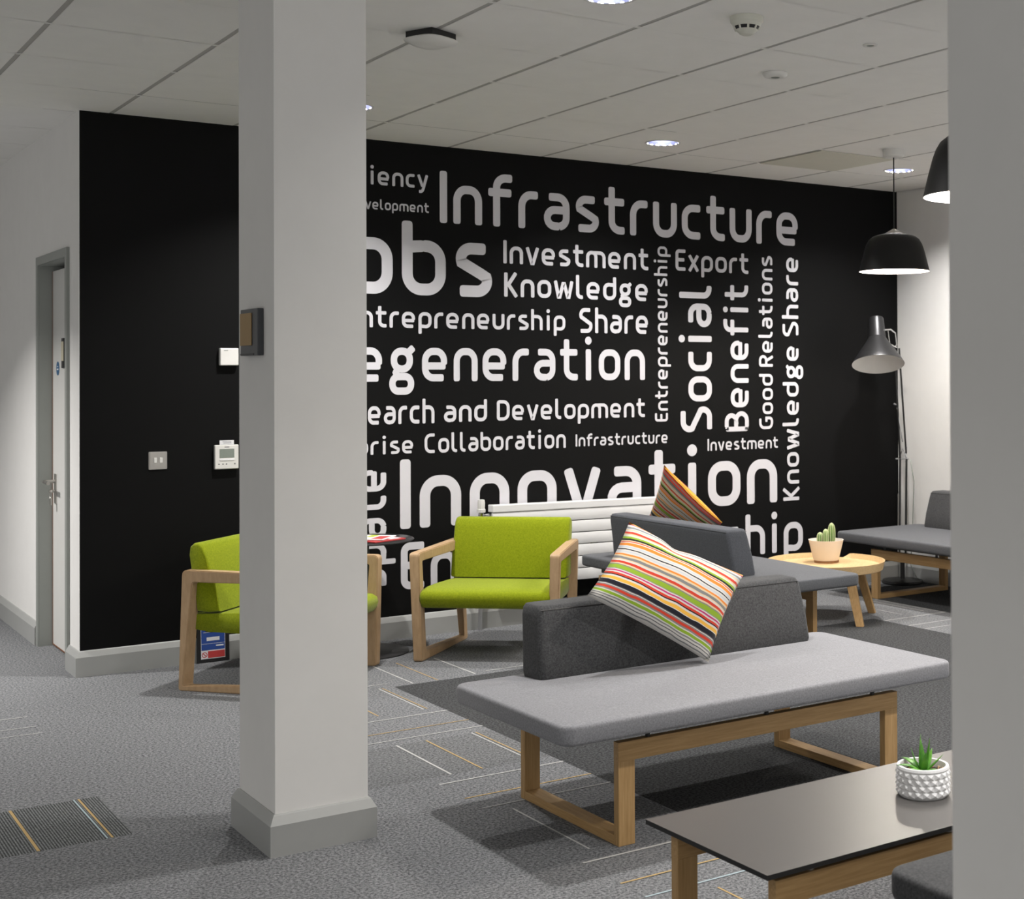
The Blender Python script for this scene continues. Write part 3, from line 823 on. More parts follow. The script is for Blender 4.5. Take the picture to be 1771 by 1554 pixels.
bm.faces.new([bm.verts.new((cx_ + a, -0.0079, cz_ + b)) for a, b in [(-.0105, .0075), (-.0075, .0105), (.0105, -.0075), (.0075, -.0105)]])
obj('prohibition_symbol', bm, M['red_print'], bs)

# card holder on the pillar's left face
t = thing('card_holder', 'black wall holder with a tan card on the left face of the tall pillar', 'card holder', (1.4022, 4.434, 1.587), 0)
obj('holder', bbox(-0.020, -0.0005, -0.084, 0.084, -0.073, 0.073, 0.002), M['plastic_dark'], t)
obj('card', bbox(-0.0235, -0.0205, -0.030, 0.080, -0.041, 0.060, 0.0005, 1), M['tan_card'], t)
obj('lower_slot', bbox(-0.0215, -0.0195, -0.050, 0.083, -0.0715, -0.066, 0.0005, 1), M['plastic_black'], t)

# ------------------------------------------------------------------ radiator
t = thing('radiator', 'white slatted radiator low on the black wall behind the green chair', 'radiator', (3.645, 7.30, 0.0), 0)
t.rotation_euler = (0, 0.012, 0)
RL = 1.20
for k in range(6):
    z0 = 0.243 + k * 0.0712
    bm = bbox(0.0, RL, -0.012, 0.010, z0, z0 + 0.066, 0.003)
    obj('slat', bm, M['radiator'], t, smooth=True, auto=30)
obj('top_rail', bbox(-0.003, RL + 0.003, -0.016, 0.048, 0.668, 0.710, 0.004), M['radiator'], t)
for x in (0.02, RL - 0.06):
    obj('header', bbox(x, x + 0.04, 0.011, 0.045, 0.245, 0.668, 0.004), M['radiator'], t)
bm = BM(); tube(bm, [(-0.055, 0.028, 0.60), (-0.055, 0.028, 0.0)], 0.011, 12)
obj('pipe', bm, M['radiator'], t, smooth=True)
for x in (-0.16, 0.27):
    obj('foot', bbox(x + 0.02, x + 0.075, 0.01, 0.05, 0.0, 0.245, 0.003), M['radiator'], t) if x > 0 else None
bm = BM(); lathe(bm, [(0, .615), (.012, .615), (.012, .640), (.017, .645), (.017, .665), (.010, .668)], 16, -0.055, 0.028); tube(bm, [(-0.055, 0.028, 0.652), (0.02, 0.028, 0.652)], 0.009, 12)
vb = obj('valve_body', bm, M['chrome'], t, smooth=True, auto=40)
bm = BM(); lathe(bm, [(.010, .668), (.024, .670), (.024, .688), (.020, .690), (.021, .725), (.018, .742), (0, .744)], 24, -0.055, 0.028, rfun=lambda r, a: r * (1 + 0.03 * math.cos(12 * a)))
obj('valve_knob', bm, M['plastic_white'], t, smooth=True, auto=40)

# ------------------------------------------------------------------ benches with oak sled frames
def sled_frame(root, x0, x1, y0, y1, ztop, bw=0.060, th=0.029):
    """two rectangular oak loops joined by floor runners; every bar its own mesh"""
    for y in (y0, y1 - th):
        obj('top_rail', bbox(x0 + bw * .0, x1, y, y + th, ztop - bw, ztop, 0.0015), M['oak_x'], root)
        for x in (x0, x1 - bw):
            obj('leg', bbox(x + 0.0003, x + bw - 0.0003, y + 0.0004, y + th - 0.0004, 0.0, ztop - bw + 0.0005, 0.0015), M['oak_z'], root)
    for x in (x0, x1 - bw):
        obj('floor_runner', bbox(x + .0006, x + bw - .0006, y0 + th, y1 - th, 0.0, th, 0.0015), M['oak_y'], root)

def bench(name, label, loc, rz, seat_m, back_m, dy=0.0):
    t = thing(name, label, 'bench', loc, rz, 'upholstered benches on oak frames')
    L, W = 1.595, 0.755
    sled_frame(t, 0.245, 1.408, 0.098, 0.737, 0.319)
    for x in (0.36, 0.83, 1.30):
        for y in (0.112, 0.722):
            bm = BM(); tube(bm, [(x, y, 0.317), (x, y, 0.361)], 0.008, 10); obj('support_peg', bm, M['black_metal'], t)
    for ya, yb in ((0.103, 0.122), (0.713, 0.732)):
        bm = BM(); box(bm, 0.27, 1.385, ya, yb, 0.336, 0.360); obj('seat_batten', bm, M['black_metal'], t)
    seat = obj('seat', pad(L / 2, W / 2, 0.358, 0.420, 0.045, 0.012, 0.013, L / 2, W / 2), seat_m, t, smooth=True, auto=50)
    if True:
        bm = BM()
        # leaning backrest block: (z, y front, y back, inset x)
        lv = [(0.424, .575, .712, 0.0), (0.44, .572, .716, -0.003), (0.52, .585, .725, 0.001), (0.63, .612, .745, 0.010), (0.652, .618, .746, 0.014), (0.661, .626, .740, 0.020), (0.664, .640, .728, 0.030)]
        rings = []
        for z, ya, yb, ins in lv:
            xa, xb = 0.240 + ins, 1.400 - ins; ya += dy; yb += dy
            rings.append([bm.verts.new((px, py, z + 0.004 * (1 if z > .66 else 0))) for px, py in round_rect((xb - xa) / 2, (yb - ya) / 2, 0.020, 5, (xa + xb) / 2, (ya + yb) / 2)])
        n = len(rings[0])
        for A, B in zip(rings, rings[1:]):
            for k in range(n): bm.faces.new([A[k], A[(k + 1) % n], B[(k + 1) % n], B[k]])
        bm.faces.new(rings[0][::-1]); bm.faces.new(rings[-1])
        bk = obj('backrest', bm, back_m, t, smooth=True, auto=55)
        # stitched seams
        for pts in ([(0.262, .6185, .6535), (1.378, .6185, .6535)], [(0.262, .7465, .6535), (1.378, .7465, .6535)], [(0.252, .581, .445), (0.270, .618, .652)],
                    [(1.388, .581, .445), (1.370, .618, .652)], [(0.82, .6185, .6535), (0.82, .640, .6675), (0.82, .728, .6675), (0.82, .7465, .6535)]):
            bm = BM(); tube(bm, [(p[0], p[1] + dy, p[2]) for p in pts], 0.0014, 6); obj('seam', bm, M['plastic_black'], bk)
    return t
bench('bench', 'light grey bench with a charcoal backrest and oak frame, in front of the other seats', (2.025, 3.590, 0), 0, M['seat_grey'], M['back_grey'])
bench('bench', 'slate grey bench turned sideways behind the nearest bench, striped cushion on it', (4.835, 5.455, 0), PI / 2, M['seat_mid'], M['back_blue'], -0.068)
bench('bench', 'grey bench against the white wall at the right, beside the floor lamp', (6.020, 7.058, 0), -PI / 2, M['seat_mid'], M['back_grey'])
bench('bench', 'charcoal bench corner at the lower right, mostly hidden by the near pillar', (3.575, 2.175, 0), PI, M['back_grey'], M['back_grey'])

# ------------------------------------------------------------------ low dark table
t = thing('coffee_table', 'low rectangular table with a dark top and oak sled frame at the lower right', 'coffee table', (1.873, 2.428, 0), 0)
TL = 1.20
sled_frame(t, 0.050, TL - 0.050, 0.034, 0.452, 0.322)
for x in (0.16, TL / 2, TL - 0.16):
    for y in (0.048, 0.437):
        bm = BM(); tube(bm, [(x, y, 0.320), (x, y, 0.345)], 0.009, 12); obj('spacer', bm, M['steel'], t, smooth=True, auto=40)
obj('underframe', bbox(0.055, TL - .055, 0.052, 0.433, 0.3225, 0.3425, 0.002), M['table_edge'], t)
bm = BM(); box(bm, 0, TL, 0, 0.489, 0.343, 0.3545)
for f in bm.faces: f.material_index = 0 if abs(f.calc_center_median().z - 0.3545) < 1e-5 else 1
obj('table_top', bm, [M['table_black'], M['table_edge']], t)

# ------------------------------------------------------------------ striped cushions
def stripe_mat(name, cols):
    mt, nt, b = new_mat(name); setp(b, rough=0.9, spec=0.15, sheen=0.1)
    uv = nt.nodes.new('ShaderNodeUVMap'); uv.uv_map = 'UVMap'
    sp = nt.nodes.new('ShaderNodeSeparateXYZ'); nt.links.new(uv.outputs[0], sp.inputs[0])
    nz = nt.nodes.new('ShaderNodeTexNoise'); nz.inputs['Scale'].default_value = 5.0; nz.inputs['Detail'].default_value = 1.5
    nt.links.new(uv.outputs[0], nz.inputs['Vector'])
    ma = nt.nodes.new('ShaderNodeMath'); ma.operation = 'MULTIPLY_ADD'; ma.inputs[1].default_value = 0.035; 
    nt.links.new(nz.outputs['Fac'], ma.inputs[0]); 
    sb = nt.nodes.new('ShaderNodeMath'); sb.operation = 'SUBTRACT'; sb.inputs[1].default_value = 0.0175
    nt.links.new(sp.outputs['Y'], ma.inputs[2]); nt.links.new(ma.outputs[0], sb.inputs[0])
    tot = sum(w for w, c in cols); ramps = []
    def ramp(part, a, bb):
        rp = nt.nodes.new('ShaderNodeValToRGB'); rp.color_ramp.interpolation = 'CONSTANT'
        el = rp.color_ramp.elements; 
        while len(el) > 1: el.remove(el[-1])
        pos = a
        for k, (w, c) in enumerate(part):
            if k == 0: e = el[0]; e.position = 0.0
            else: e = el.new(min(1, max(0, pos)))
            e.color = (*c, 1); pos += w / tot
        nt.links.new(sb.outputs[0], rp.inputs[0]); return rp, pos
    h = len(cols) // 2
    r1, mid = ramp(cols[:h], 0, 1)
    r2, _ = ramp(cols[h:], mid, 1)
    gt = nt.nodes.new('ShaderNodeMath'); gt.operation = 'GREATER_THAN'; gt.inputs[1].default_value = mid
    nt.links.new(sb.outputs[0], gt.inputs[0])
    mx = nt.nodes.new('ShaderNodeMix'); mx.data_type = 'RGBA'
    nt.links.new(gt.outputs[0], mx.inputs['Factor']); nt.links.new(r1.outputs[0], mx.inputs['A']); nt.links.new(r2.outputs[0], mx.inputs['B'])
    nt.links.new(mx.outputs['Result'], b.inputs['Base Color'])
    return mt
cW, cC, cG, cDG = (.64, .62, .58), (.70, .55, .36), (.22, .225, .225), (.12, .12, .125)
cN, cR, cO, cP = (.014, .014, .022), (.60, .055, .03), (.78, .25, .04), (.50, .035, .19)
cY, cL, cB, cK = (.82, .45, .07), (.27, .42, .035), (.50, .54, .62), (.02, .025, .02)
STR = [(2, cW), (1, cG), (2, cW), (1, cDG), (2, cW), (1.4, cG), (1.4, cW), (3.4, cL), (1.6, cW), (2, cG), (3.2, cR), (1.4, cG), (1.2, cW), (1.0, cDG), (5.4, cN), (1.2, cW), (4.4, cY),
       (2.2, cW), (1.6, cN), (2.8, cR), (2.2, cW), (1.8, cP), (1.6, cW), (1.0, cG), (5.4, cL), (1.8, cG), (1.6, cC), (4.0, cR), (2.0, cW), (1.6, cC), (3.8, cG), (2.2, cC), (2.4, cO), (2.6, cW),
       (1.6, cB), (2.4, cW), (1.4, cN), (2.0, cW), (1.6, cB), (1.4, cW), (4.6, cO), (1.4, cW), (1.4, cR), (1.4, cC), (3.2, cK), (2.6, cL), (2.4, cW), (2.2, cC), (3.2, cR), (2.6, cW), (1.6, cC), (1.6, cB), (2.6, cG), (2.6, cW), (1.4, cP), (2.4, cY)]
M['stripes'] = stripe_mat('striped_cotton', STR)
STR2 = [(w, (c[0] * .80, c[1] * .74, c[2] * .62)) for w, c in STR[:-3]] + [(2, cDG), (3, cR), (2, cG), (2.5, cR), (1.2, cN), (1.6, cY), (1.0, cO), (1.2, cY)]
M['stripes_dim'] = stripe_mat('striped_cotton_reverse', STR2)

def cushion(name, label, T, Rr, B, L, front, back, mat, dent=True, uvmap=None):
    """pillow spanned by four 3-D corners: T top, Rr right, B bottom, L left"""
    T, Rr, B, L = map(Vector, (T, Rr, B, L))
    c = (T + Rr + B + L) / 4
    nrm = (Rr - L).cross(T - B).normalized()
    if nrm.y > 0: nrm = -nrm
    N = 26
    bm = BM(); uvl = bm.loops.layers.uv.new('UVMap')
    def P(u, v, side):
        # u along L->B / T->R direction, v from the L-B edge (0) to the T-R edge (1)
        p = (L * (1 - u) + B * u) * (1 - v) + (T * (1 - u) + Rr * u) * v
        # edges pull in between the corners
        eu, ev = 4 * u * (1 - u), 4 * v * (1 - v)
        p = p + (c - p) * (0.05 * (eu * (1 - ev) + ev * (1 - eu)))
        b = (max(eu, 0) * max(ev, 0)) ** 0.50
        w = 1.0 + 0.10 * math.sin(7 * u + 2 * v) * (1 - ev) + 0.06 * math.sin(9 * v + 3 * u)
        d = front * b * w if side > 0 else -back * b
        if dent and side > 0: d -= 0.030 * math.exp(-((u - .42) ** 2 / .012 + (v - .97) ** 2 / .02))
        return p + nrm * d
    vg = {}
    for side in (1, -1):
        for i in range(N + 1):
            for j in range(N + 1):
                edge = i in (0, N) or j in (0, N)
                if edge and side < 0: vg[(i, j, side)] = vg[(i, j, 1)]; continue
                vg[(i, j, side)] = bm.verts.new(P(i / N, j / N, side))
    for side in (1, -1):
        for i in range(N):
            for j in range(N):
                ids = [(i, j), (i + 1, j), (i + 1, j + 1), (i, j + 1)]
                try: f = bm.faces.new([vg[(a, b_, side)] for a, b_ in ids])
                except ValueError: continue
                for lp, (a, b_) in zip(f.loops, ids):
                    lp[uvl].uv = (a / N, b_ / N)
    o = obj(name, bm, mat, None, smooth=True)
    tag(o, label, 'cushion', 'striped cushions')
    return o
cushion('striped_cushion', 'bright striped cushion leaning across the front bench backrest', (2.643, 4.215, .930), (3.066, 4.110, .716), (2.860, 4.040, .436), (2.406, 4.105, .706), 0.070, 0.016, M['stripes'])
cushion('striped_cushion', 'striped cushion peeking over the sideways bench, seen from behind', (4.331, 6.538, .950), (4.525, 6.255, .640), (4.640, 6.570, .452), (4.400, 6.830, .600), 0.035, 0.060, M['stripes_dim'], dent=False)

# ------------------------------------------------------------------ green armchairs
def loop_frame(s):
    """one beech side frame: a closed loop whose bars change in width; s = -1 left, +1 right (sitter facing -y)"""
    yf, yr = -0.315, 0.305
    out_o = [(yr - 0.005, 0.562), (yf, 0.552), (yf + 0.004, 0.0), (yr + 0.028, 0.0)]
    hole_o = [(yr - 0.056, 0.506), (yf + 0.040, 0.508), (yf + 0.060, 0.052), (yr + 0.006, 0.024)]
    hole_i = [(yr - 0.066, 0.506), (yf + 0.044, 0.508), (yf + 0.074, 0.044), (yr - 0.026, 0.026)]
    def rnd(poly, rad, seg=4):
        res = []
        n = len(poly)
        for i in range(n):
            p = Vector(poly[i]); a = (Vector(poly[i - 1]) - p).normalized(); b = (Vector(poly[(i + 1) % n]) - p).normalized()
            r = rad[i]
            p0, p1 = p + a * r, p + b * r
            for k in range(seg + 1):
                t = k / seg
                res.append(tuple((1 - t) ** 2 * p0 + 2 * t * (1 - t) * p + t * t * p1))
        return res
    O = rnd(out_o, [.028, .022, .016, .016]); HO = rnd(hole_o, [.016, .012, .01, .008]); HI = rnd(hole_i, [.016, .012, .01, .008])
    def X(y, z, side):   # side 0 outer face, 1 inner face; narrower towards the back and towards the floor
        half = 0.362 + (0.372 - 0.330) * (-(y - 0.0)) / 0.62
        th = 0.052 - 0.010 * (1 - z / 0.56)
        lean = 0.020 * (1 - z / 0.56)
        return s * (half - lean - (th if side else 0))
    bm = BM()
    vo0 = [bm.verts.new((X(y, z, 0), y, z)) for y, z in O]; vo1 = [bm.verts.new((X(y, z, 1), y, z)) for y, z in O]
    vh0 = [bm.verts.new((X(y, z, 0), y, z)) for y, z in HO]; vh1 = [bm.verts.new((X(y, z, 1), y, z)) for y, z in HI]
    n = len(O)
    for i in range(n):
        j = (i + 1) % n
        bm.faces.new([vo0[i], vo0[j], vo1[j], vo1[i]]); bm.faces.new([vh0[j], vh0[i], vh1[i], vh1[j]])
        bm.faces.new([vo0[j], vo0[i], vh0[i], vh0[j]]); bm.faces.new([vo1[i], vo1[j], vh1[j], vh1[i]])
    bmesh.ops.recalc_face_normals(bm, faces=bm.faces)
    es = [e for e in bm.edges if len(e.link_faces) == 2 and e.calc_face_angle(0) > math.radians(50)]
    bmesh.ops.bevel(bm, geom=es, offset=0.004, segments=2, affect='EDGES')
    return bm
def prof_pad(prof, hw_a, hw_b, edge=0.018):
    """upholstered pad: closed (y,z) profile swept in x, half width varying with y from front hw_a to back hw_b"""
    bm = BM()
    ymin = min(p[0] for p in prof); ymax = max(p[0] for p in prof)
    cy = sum(p[0] for p in prof) / len(prof); cz = sum(p[1] for p in prof) / len(prof)
    def hw(y): return hw_a + (hw_b - hw_a) * (y - ymin) / (ymax - ymin)
    rings = []
    def inset(p, d):
        v = Vector((cy - p[0], cz - p[1])); L = v.length
        # move towards the centre line by d, but at least half the local size
        return (p[0] + v.x / L * min(d, L * .9), p[1] + v.y / L * min(d, L * .9))
    for fx, ins in ((-1, edge), (-1, edge * .35), (-1, 0), (1, 0), (1, edge * .35), (1, edge)):
        off = {edge: 0.0, edge * .35: edge * .35, 0: edge}[ins]
        rings.append([bm.verts.new((fx * (hw(p[0]) - off), *inset(p, ins))) for p in prof])
    n = len(prof)
    for A, B in zip(rings, rings[1:]):
        for k in range(n): bm.faces.new([A[k], A[(k + 1) % n], B[(k + 1) % n], B[k]])
    bm.faces.new(rings[0][::-1]); bm.faces.new(rings[-1])
    return bm
def armchair(label, loc, rz, k=1.022):
    t = thing('armchair', label, 'armchair', loc, rz, 'green armchairs with beech frames')
    t.scale = (k, k, 1.0)
    for s in (-1, 1): obj('side_frame', loop_frame(s), M['beech'], t, smooth=True, auto=35)
    seat_prof = [(-.318, .300), (-.325, .325), (-.318, .348), (-.295, .362), (-.22, .371), (-.10, .372), (.05, .366), (.22, .356), (.30, .350), (.305, .330), (.30, .285), (.20, .270), (-.10, .264), (-.26, .266), (-.300, .276)]
    obj('seat', prof_pad(seat_prof, .332, .296, .016), M['green'], t, smooth=True, auto=60)
    back_prof = [(.135, .368), (.150, .455), (.175, .545), (.205, .630), (.222, .665), (.240, .681), (.262, .681), (.280, .666), (.285, .630), (.272, .525), (.255, .440), (.245, .366), (.19, .362)]
    obj('backrest', prof_pad(back_prof, .311, .311, .012), M['green'], t, smooth=True, auto=60)
    bm = BM(); box(bm, -.26, .26, .20, .235, .262, .300); obj('seat_rail', bm, M['plastic_black'], t)
    bm = BM(); box(bm, -.30, .30, -.20, -.165, .262, .300); obj('seat_rail', bm, M['plastic_black'], t)
    bm = BM(); box(bm, -.26, .26, .250, .276, .30, .44); obj('back_panel', bm, M['plastic_black'], t)
    return t
# facing vectors measured from the floor contacts
armchair('green armchair with both arms in view, standing before the radiator', (3.405, 6.700, 0), -math.atan2(.673, .739))
armchair('green armchair partly hidden behind the tall pillar', (2.262, 6.742, 0), math.atan2(.68, .73), 1.042)

# ------------------------------------------------------------------ round black side table with magazines
t = thing('side_table', 'round black pedestal table between the two green armchairs', 'side table', (2.812, 7.098, 0))
bm = BM(); lathe(bm, [(0, .597), (.250, .597), (.256, .592), (.250, .586), (.12, .574), (0, .574)], 56)
obj('table_top', bm, M['black_metal'], t, smooth=True, auto=40)
bm = BM(); lathe(bm, [(.024, .574), (.024, .010)], 24)
obj('column', bm, M['black_metal'], t, smooth=True)
bm = BM(); lathe(bm, [(0, .0), (.228, .0), (.228, .006), (.215, .011), (.03, .014), (0, .014)], 56)
obj('base', bm, M['black_metal'], t, smooth=True, auto=40)
def magazine(label, x, y, z, rz, w, h, th, spots):
    t = thing('magazine', label, 'magazine', (x, y, z), rz, 'magazines on the black side table')
    obj('cover', bbox(-w / 2, w / 2, -h / 2, h / 2, 0, th, 0.001, 1), M[spots[0]], t)
    for (a, b, c, d, mt) in spots[1]:
        bm = BM(); box(bm, a, b, c, d, th + .0001, th + .0007); obj('cover_print', bm, M[mt], t)
magazine('red and white magazine at the bottom of the pile on the black side table', 2.83, 7.04, .5975, .35, .21, .28, .007, ('red_print', [(.02, .09, -.12, .02, 'paper'), (-.09, .0, .05, .12, 'green_print'), (.05, .10, .06, .13, 'green_print')]))
magazine('white magazine on top of the red one on the black side table', 2.80, 7.05, .6060, .8, .19, .26, .006, ('paper', [(-.08, .05, -.12, -.06, 'red_print'), (-.02, .08, .02, .06, 'lcd'), (.0, .09, -.04, .0, 'green_print')]))

# ------------------------------------------------------------------ round wooden tray table
t = thing('tray_table', 'round pale wooden tray table between the grey benches', 'round table', (5.405, 6.420, 0), math.atan2(.31, .372))
prof = [(0.0, .315), (.330, .315), (.333, .317), (.345, .346), (.351, .346), (.349, .335), (.338, .296), (.330, .292), (0, .292)]
bm = BM()
n = 96
gap = 2 * PI - 0.04   # sloped cut-out in the rim at the far side
rings = []
for r, z in prof:
    if r < 1e-6: rings.append([bm.verts.new((0, 0, z))]); continue
    ring = []
    for i in range(n):
        a = 2 * PI * i / n
        zz = z
        if z > .318:
            d = abs((a - gap + PI) % (2 * PI) - PI)
            k = min(1, max(0, (d - 0.10) / 0.13)); zz = .3185 + (z - .3185) * k
        ring.append(bm.verts.new((r * math.cos(a), r * math.sin(a), zz)))
    rings.append(ring)
for A, B in zip(rings, rings[1:]):
    for i in range(n):
        j = (i + 1) % n
        if len(A) == 1: bm.faces.new([A[0], B[i], B[j]])
        elif len(B) == 1: bm.faces.new([A[i], A[j], B[0]])
        else: bm.faces.new([A[i], A[j], B[j], B[i]])
obj('tray', bm, M['tray_wood'], t, smooth=True, auto=30)
for a in (45, 135, 225, 315):
    c, s = math.cos(math.radians(a)), math.sin(math.radians(a))
    top, bot = Vector((c * .235, s * .235, .292)), Vector((c * .340, s * .340, 0))
    bm = BM(); vs = []
    for p, hw in ((bot, .0215), (top, .026)):
        for dx, dy in ((-1, -1), (1, -1), (1, 1), (-1, 1)): vs.append(bm.verts.new((p.x + dx * hw, p.y + dy * hw, p.z)))
    for f in [(3, 2, 1, 0), (4, 5, 6, 7), (0, 1, 5, 4), (1, 2, 6, 5), (2, 3, 7, 6), (3, 0, 4, 7)]: bm.faces.new([vs[i] for i in f])
    bmesh.ops.bevel(bm, geom=list(bm.edges), offset=.002, segments=1, affect='EDGES')
    obj('leg', bm, M['oak_z'], t)

# ------------------------------------------------------------------ cactus in a cream pot
t = thing('potted_cactus', 'small cactus in a tapered cream pot on the round wooden table', 'potted plant', (5.490, 6.520, .3153), .3)
bm = BM(); lathe(bm, [(0, 0), (.074, 0), (.076, .006), (.075, .013), (0, .013)], 28, rfun=lambda r, a: r * (1 + .03 * math.sin(5 * a) + .02 * math.sin(11 * a)))
obj('wood_slice', bm, M['slice'], t, smooth=True, auto=40)
bm = BM(); lathe(bm, [(0, .0135), (.074, .0135), (.077, .017), (.104, .128), (.107, .136), (.102, .136), (.095, .112), (0, .105)], 44)
obj('pot', bm, M['pot_cream'], t, smooth=True, auto=35)
bm = BM(); lathe(bm, [(.0935, .110), (.05, .114), (0, .115)], 24)
obj('soil', bm, M['soil'], t, smooth=True)
def cactus_stem(x, y, h, r, ph):
    ribs = 9
    prof = [(r * .8, .108), (r * .98, .108 + h * .25), (r, .108 + h * .5), (r * .93, .108 + h * .72), (r * .70, .108 + h * .88), (r * .35, .108 + h * .97), (0, .108 + h)]
    bm = BM(); lathe(bm, prof, 54, x, y, rfun=lambda q, a: q * (0.86 + .14 * abs(math.cos(ribs * (a + ph) / 2)) ** .7))
    st = obj('cactus_stem', bm, M['cactus'], t, smooth=True)
    bm = BM()
    for k in range(ribs):
        a = 2 * PI * k / ribs - ph
        tube(bm, [(x + q * 1.0 * math.cos(a), y + q * 1.0 * math.sin(a), z) for q, z in prof], .0022, 5)
    obj('rib_spines', bm, M['cactus_rib'], st)
# camera right is (.805,-.593) in world, the pot is turned by .3
def loc_r(u, w):
    v = Vector((.805 * u + .593 * w, -.593 * u + .805 * w, 0)); v.rotate(Matrix.Rotation(-.3, 3, 'Z')); return v.x, v.y
for u, w, h, r, ph in ((-.036, -.005, .072, .019, 0), (-.003, -.018, .092, .019, .3), (.018, .022, .088, .017, .5), (.034, -.004, .128, .022, .1)):
    x, y = loc_r(u, w); cactus_stem(x, y, h, r, ph)

# ------------------------------------------------------------------ succulent in a faceted white pot
t = thing('potted_succulent', 'spiky green succulent in a faceted white pot on the dark low table', 'potted plant', (2.560, 2.655, .3548))
nf, rows = 20, 4
def facet(bm, R0, h):
    """cylinder wall with raised lozenges"""
    V = {}
    rows2 = rows * 2
    for j in range(rows2 + 1):
        for i in range(nf * 2):
            a = 2 * PI * i / (nf * 2)
            z = .006 + (h - .016) * j / rows2
            hi = (i + j) % 2 == 0 and ((j // 1) % 2 == 1)
            pk = (j % 2 == 1 and ((i + (j // 2) * 1) % 2 == 0))
            r = R0 + (.0046 if pk else -.0008)
            V[(i, j)] = bm.verts.new((r * math.cos(a), r * math.sin(a), z))
    m2 = nf * 2
    for j in range(rows2):
        for i in range(m2):
            a, b, c, d = V[(i, j)], V[((i + 1) % m2, j)], V[((i + 1) % m2, j + 1)], V[(i, j + 1)]
            pk = lambda i_, j_: (j_ % 2 == 1 and ((i_ + (j_ // 2)) % 2 == 0))
            if pk(i, j) or pk((i + 1) % m2, j + 1): bm.faces.new([a, b, c]); bm.faces.new([a, c, d])
            else: bm.faces.new([a, b, d]); bm.faces.new([b, c, d])
    top = [V[(i, rows2)] for i in range(m2)]; bot = [V[(i, 0)] for i in range(m2)]
    def ring(r, z): return [bm.verts.new((r * math.cos(2 * PI * i / m2), r * math.sin(2 * PI * i / m2), z)) for i in range(m2)]
    seq = [top, ring(R0 + .001, h - .006), ring(R0 - .001, h), ring(R0 - .008, h), ring(R0 - .010, h - .022), ring(.002, h - .024)]
    for A, B in zip(seq, seq[1:]):
        for i in range(m2): bm.faces.new([A[i], A[(i + 1) % m2], B[(i + 1) % m2], B[i]])
    b2 = ring(R0 - .006, 0)
    for i in range(m2): bm.faces.new([b2[i], b2[(i + 1) % m2], bot[(i + 1) % m2], bot[i]])
    bm.faces.new(b2[::-1])
bm = BM(); facet(bm, .0675, .078)
obj('pot', bm, M['ceramic'], t)
bm = BM(); lathe(bm, [(.0578, .058), (.03, .0605), (0, .061)], 24)
obj('soil', bm, M['soil'], t, smooth=True)
bm = BM()
for k in range(70):
    a, r = random.uniform(0, 2 * PI), .055 * math.sqrt(random.uniform(.25, 1))
    q = bmesh.ops.create_icosphere(bm, subdivisions=1, radius=random.uniform(.0022, .0042))
    bmesh.ops.translate(bm, verts=q['verts'], vec=(r * math.cos(a), r * math.sin(a), .0625))
o = obj('gravel', bm, M['pebble'], t, smooth=True); o['kind'] = 'stuff'
def leaf(az, tilt, L, w, bend):
    """fleshy pointed leaf: a tapered flattened tube, curving as it rises"""
    bm = BM(); rings = []
    n, k = 9, 10
    d = Vector((math.cos(az), math.sin(az), 0)); side = Vector((-math.sin(az), math.cos(az), 0))
    p = Vector((0, 0, .060)) + d * .006; ang = tilt
    for i in range(n + 1):
        s_ = i / n
        wd = w * (.55 + .9 * s_ * (1 - s_) * 1.6) * (1 - s_ ** 2.2) + .0006
        t_ = d * math.cos(ang) + Vector((0, 0, 1)) * math.sin(ang); nn = side.cross(t_)
        rings.append([bm.verts.new(p + side * wd * math.cos(2 * PI * q / k) + nn * wd * (.30 if math.sin(2 * PI * q / k) * 1 > 0 else .18) * math.sin(2 * PI * q / k)) for q in range(k)])
        p = p + t_ * (L / n); ang += bend / n
    for A, B in zip(rings, rings[1:]):
        for q in range(k): bm.faces.new([A[q], A[(q + 1) % k], B[(q + 1) % k], B[q]])
    bm.faces.new(rings[-1]); bm.faces.new(rings[0][::-1])
    obj('leaf', bm, M['succulent'], t, smooth=True)
RA = -.6348
for az, tl, L, w, bd in ((RA + 2.7, 88, .075, .0085, .1), (RA + .3, 78, .066, .008, .1), (RA + 1.6, 72, .060, .008, .1), (RA - 1.4, 66, .045, .009, .2), (RA + 2.9, 60, .050, .008, .3),
                         (RA + 3.3, 38, .055, .012, -.9), (RA + 2.3, 40, .058, .012, -.9), (RA - .2, 42, .052, .010, .1), (RA - .9, 28, .046, .011, -.6), (RA - 2.1, 26, .048, .012, -.7), (RA + .9, 45, .050, .010, .2), (RA + 3.9, 30, .048, .011, -.7)):
    leaf(az, math.radians(tl), L * 1.28, w * 1.3, bd)

# ------------------------------------------------------------------ floor lamp in the far corner
t = thing('floor_lamp', 'black anglepoise style floor lamp in the corner beside the white wall', 'floor lamp', (6.738, 7.178, 0))
bm = BM(); lathe(bm, [(0, .0), (.140, .0), (.145, .008), (.138, .022), (.05, .030), (0, .030)], 48)
obj('base', bm, M['black_metal'], t, smooth=True, auto=40)
cr = Vector((.805, -.593, 0)); cf = Vector((.593, .805, 0))
def W(u, w, z): v = cr * u + cf * w; return (v.x, v.y, z)
bm = BM(); tube(bm, [W(0, 0, .03), W(0, 0, .20)], .016, 12); tube(bm, [W(-.030, 0, .19), W(.030, 0, .19)], .010, 10)
obj('post', bm, M['black_metal'], t, smooth=True, auto=40)
bm = BM()
for u in (-.022, .022): tube(bm, [W(u, 0, .19), W(u + .010, 0, .86)], .0075, 10)
obj('lower_arm', bm, M['black_metal'], t, smooth=True, auto=40)
bm = BM(); tube(bm, [W(-.032, -.015, .20), W(-.028, -.015, .62)], .0055, 8)
obj('spring', bm, M['steel'], t, smooth=True, auto=40)
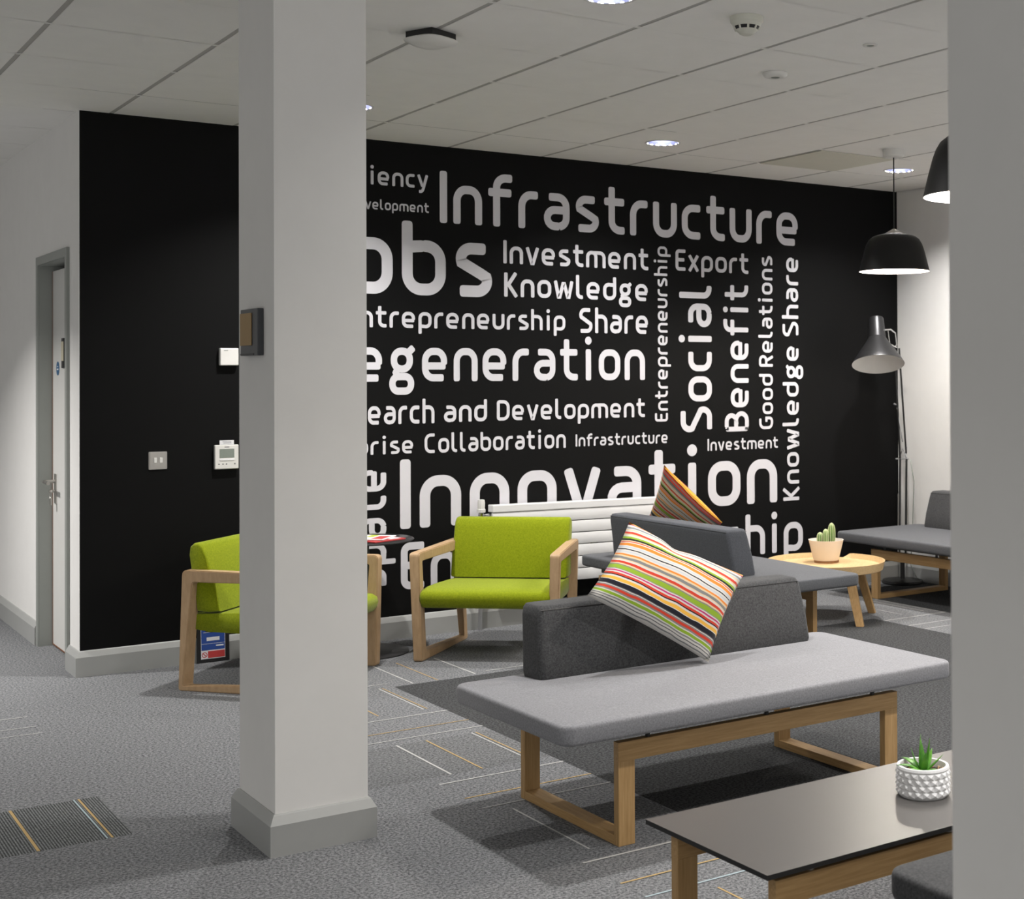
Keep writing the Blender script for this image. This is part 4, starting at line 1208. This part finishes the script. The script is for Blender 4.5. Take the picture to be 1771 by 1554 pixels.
bm = BM(); tube(bm, [W(-.045, 0, .862), W(.048, 0, .862)], .006, 10); tube(bm, [W(-.020, 0, .862), W(.008, 0, .93), W(.036, 0, .862)], .006, 10); tube(bm, [W(.03, 0, .88), W(.035, 0, .945)], .004, 8)
obj('elbow_joint', bm, M['chrome'], t, smooth=True, auto=40)
bm = BM()
tube(bm, [W(-.012, 0, .862), W(-.055, -.06, 1.645)], .0075, 10); tube(bm, [W(.030, 0, .90), W(-.022, -.06, 1.63)], .0065, 10)
obj('upper_arm', bm, M['black_metal'], t, smooth=True, auto=40)
bm = BM(); tube(bm, [W(-.060, -.03, 1.245), W(-.04, -.03, 1.24)], .006, 8); tube(bm, [W(-.036, -.03, 1.22), W(.004, -.01, .98)], .004, 8)
obj('tension_link', bm, M['chrome'], t, smooth=True, auto=40)
bm = BM(); tube(bm, [W(-.055, -.07, 1.64), W(-.042, -.07, 1.655), W(-.055, -.10, 1.735), W(-.090, -.14, 1.758), W(-.145, -.24, 1.752)], .006, 10); tube(bm, [W(-.115, -.19, 1.745), W(-.095, -.12, 1.66), W(-.04, -.07, 1.635)], .005, 8)
obj('head_bracket', bm, M['chrome'], t, smooth=True, auto=40)
# shade: axis tips towards the room
hd = bpy.data.objects.new('shade', None)
prof = [(.178, 0.0), (.176, .006), (.160, .035), (.118, .100), (.083, .152), (.068, .178), (.060, .192)]
prof2 = [(.060, .192), (.057, .230), (.050, .330), (.047, .338), (0, .338)]
inner = [(.178, 0.0), (.173, .006), (.157, .035), (.115, .098), (.080, .150), (.057, .190), (.047, .320), (0, .325)]
bm = BM(); lathe(bm, prof, 48); lathe(bm, prof2, 48)
tilt = Matrix.Translation(Vector(W(-.215, -.28, 1.437))) @ Matrix.Rotation(math.radians(21), 4, cr) 
# tipping about the camera-right axis lifts the front rim so that the white lining shows
tilt = Matrix.Translation(Vector(W(-.190, -.28, 1.518))) @ Matrix.Rotation(math.radians(-20.5), 4, cr)
bm.transform(tilt)
sh = obj('shade', bm, M['lamp_metal'], t, smooth=True, auto=40)
bpy.data.objects.remove(hd)
sh.name = 'shade'
bm = BM(); lathe(bm, inner, 48); bm.transform(tilt)
obj('shade_lining', bm, M['shade_inside'], sh, smooth=True, auto=40)
bm = BM()
tube(bm, [W(.058, .0, .86), W(.085, .01, .70), W(.075, .01, .45), W(.06, .01, .12), W(.10, .0, .032), W(.135, -.02, .02)], .003, 6)
obj('cable', bm, M['lcd'], t, smooth=True)
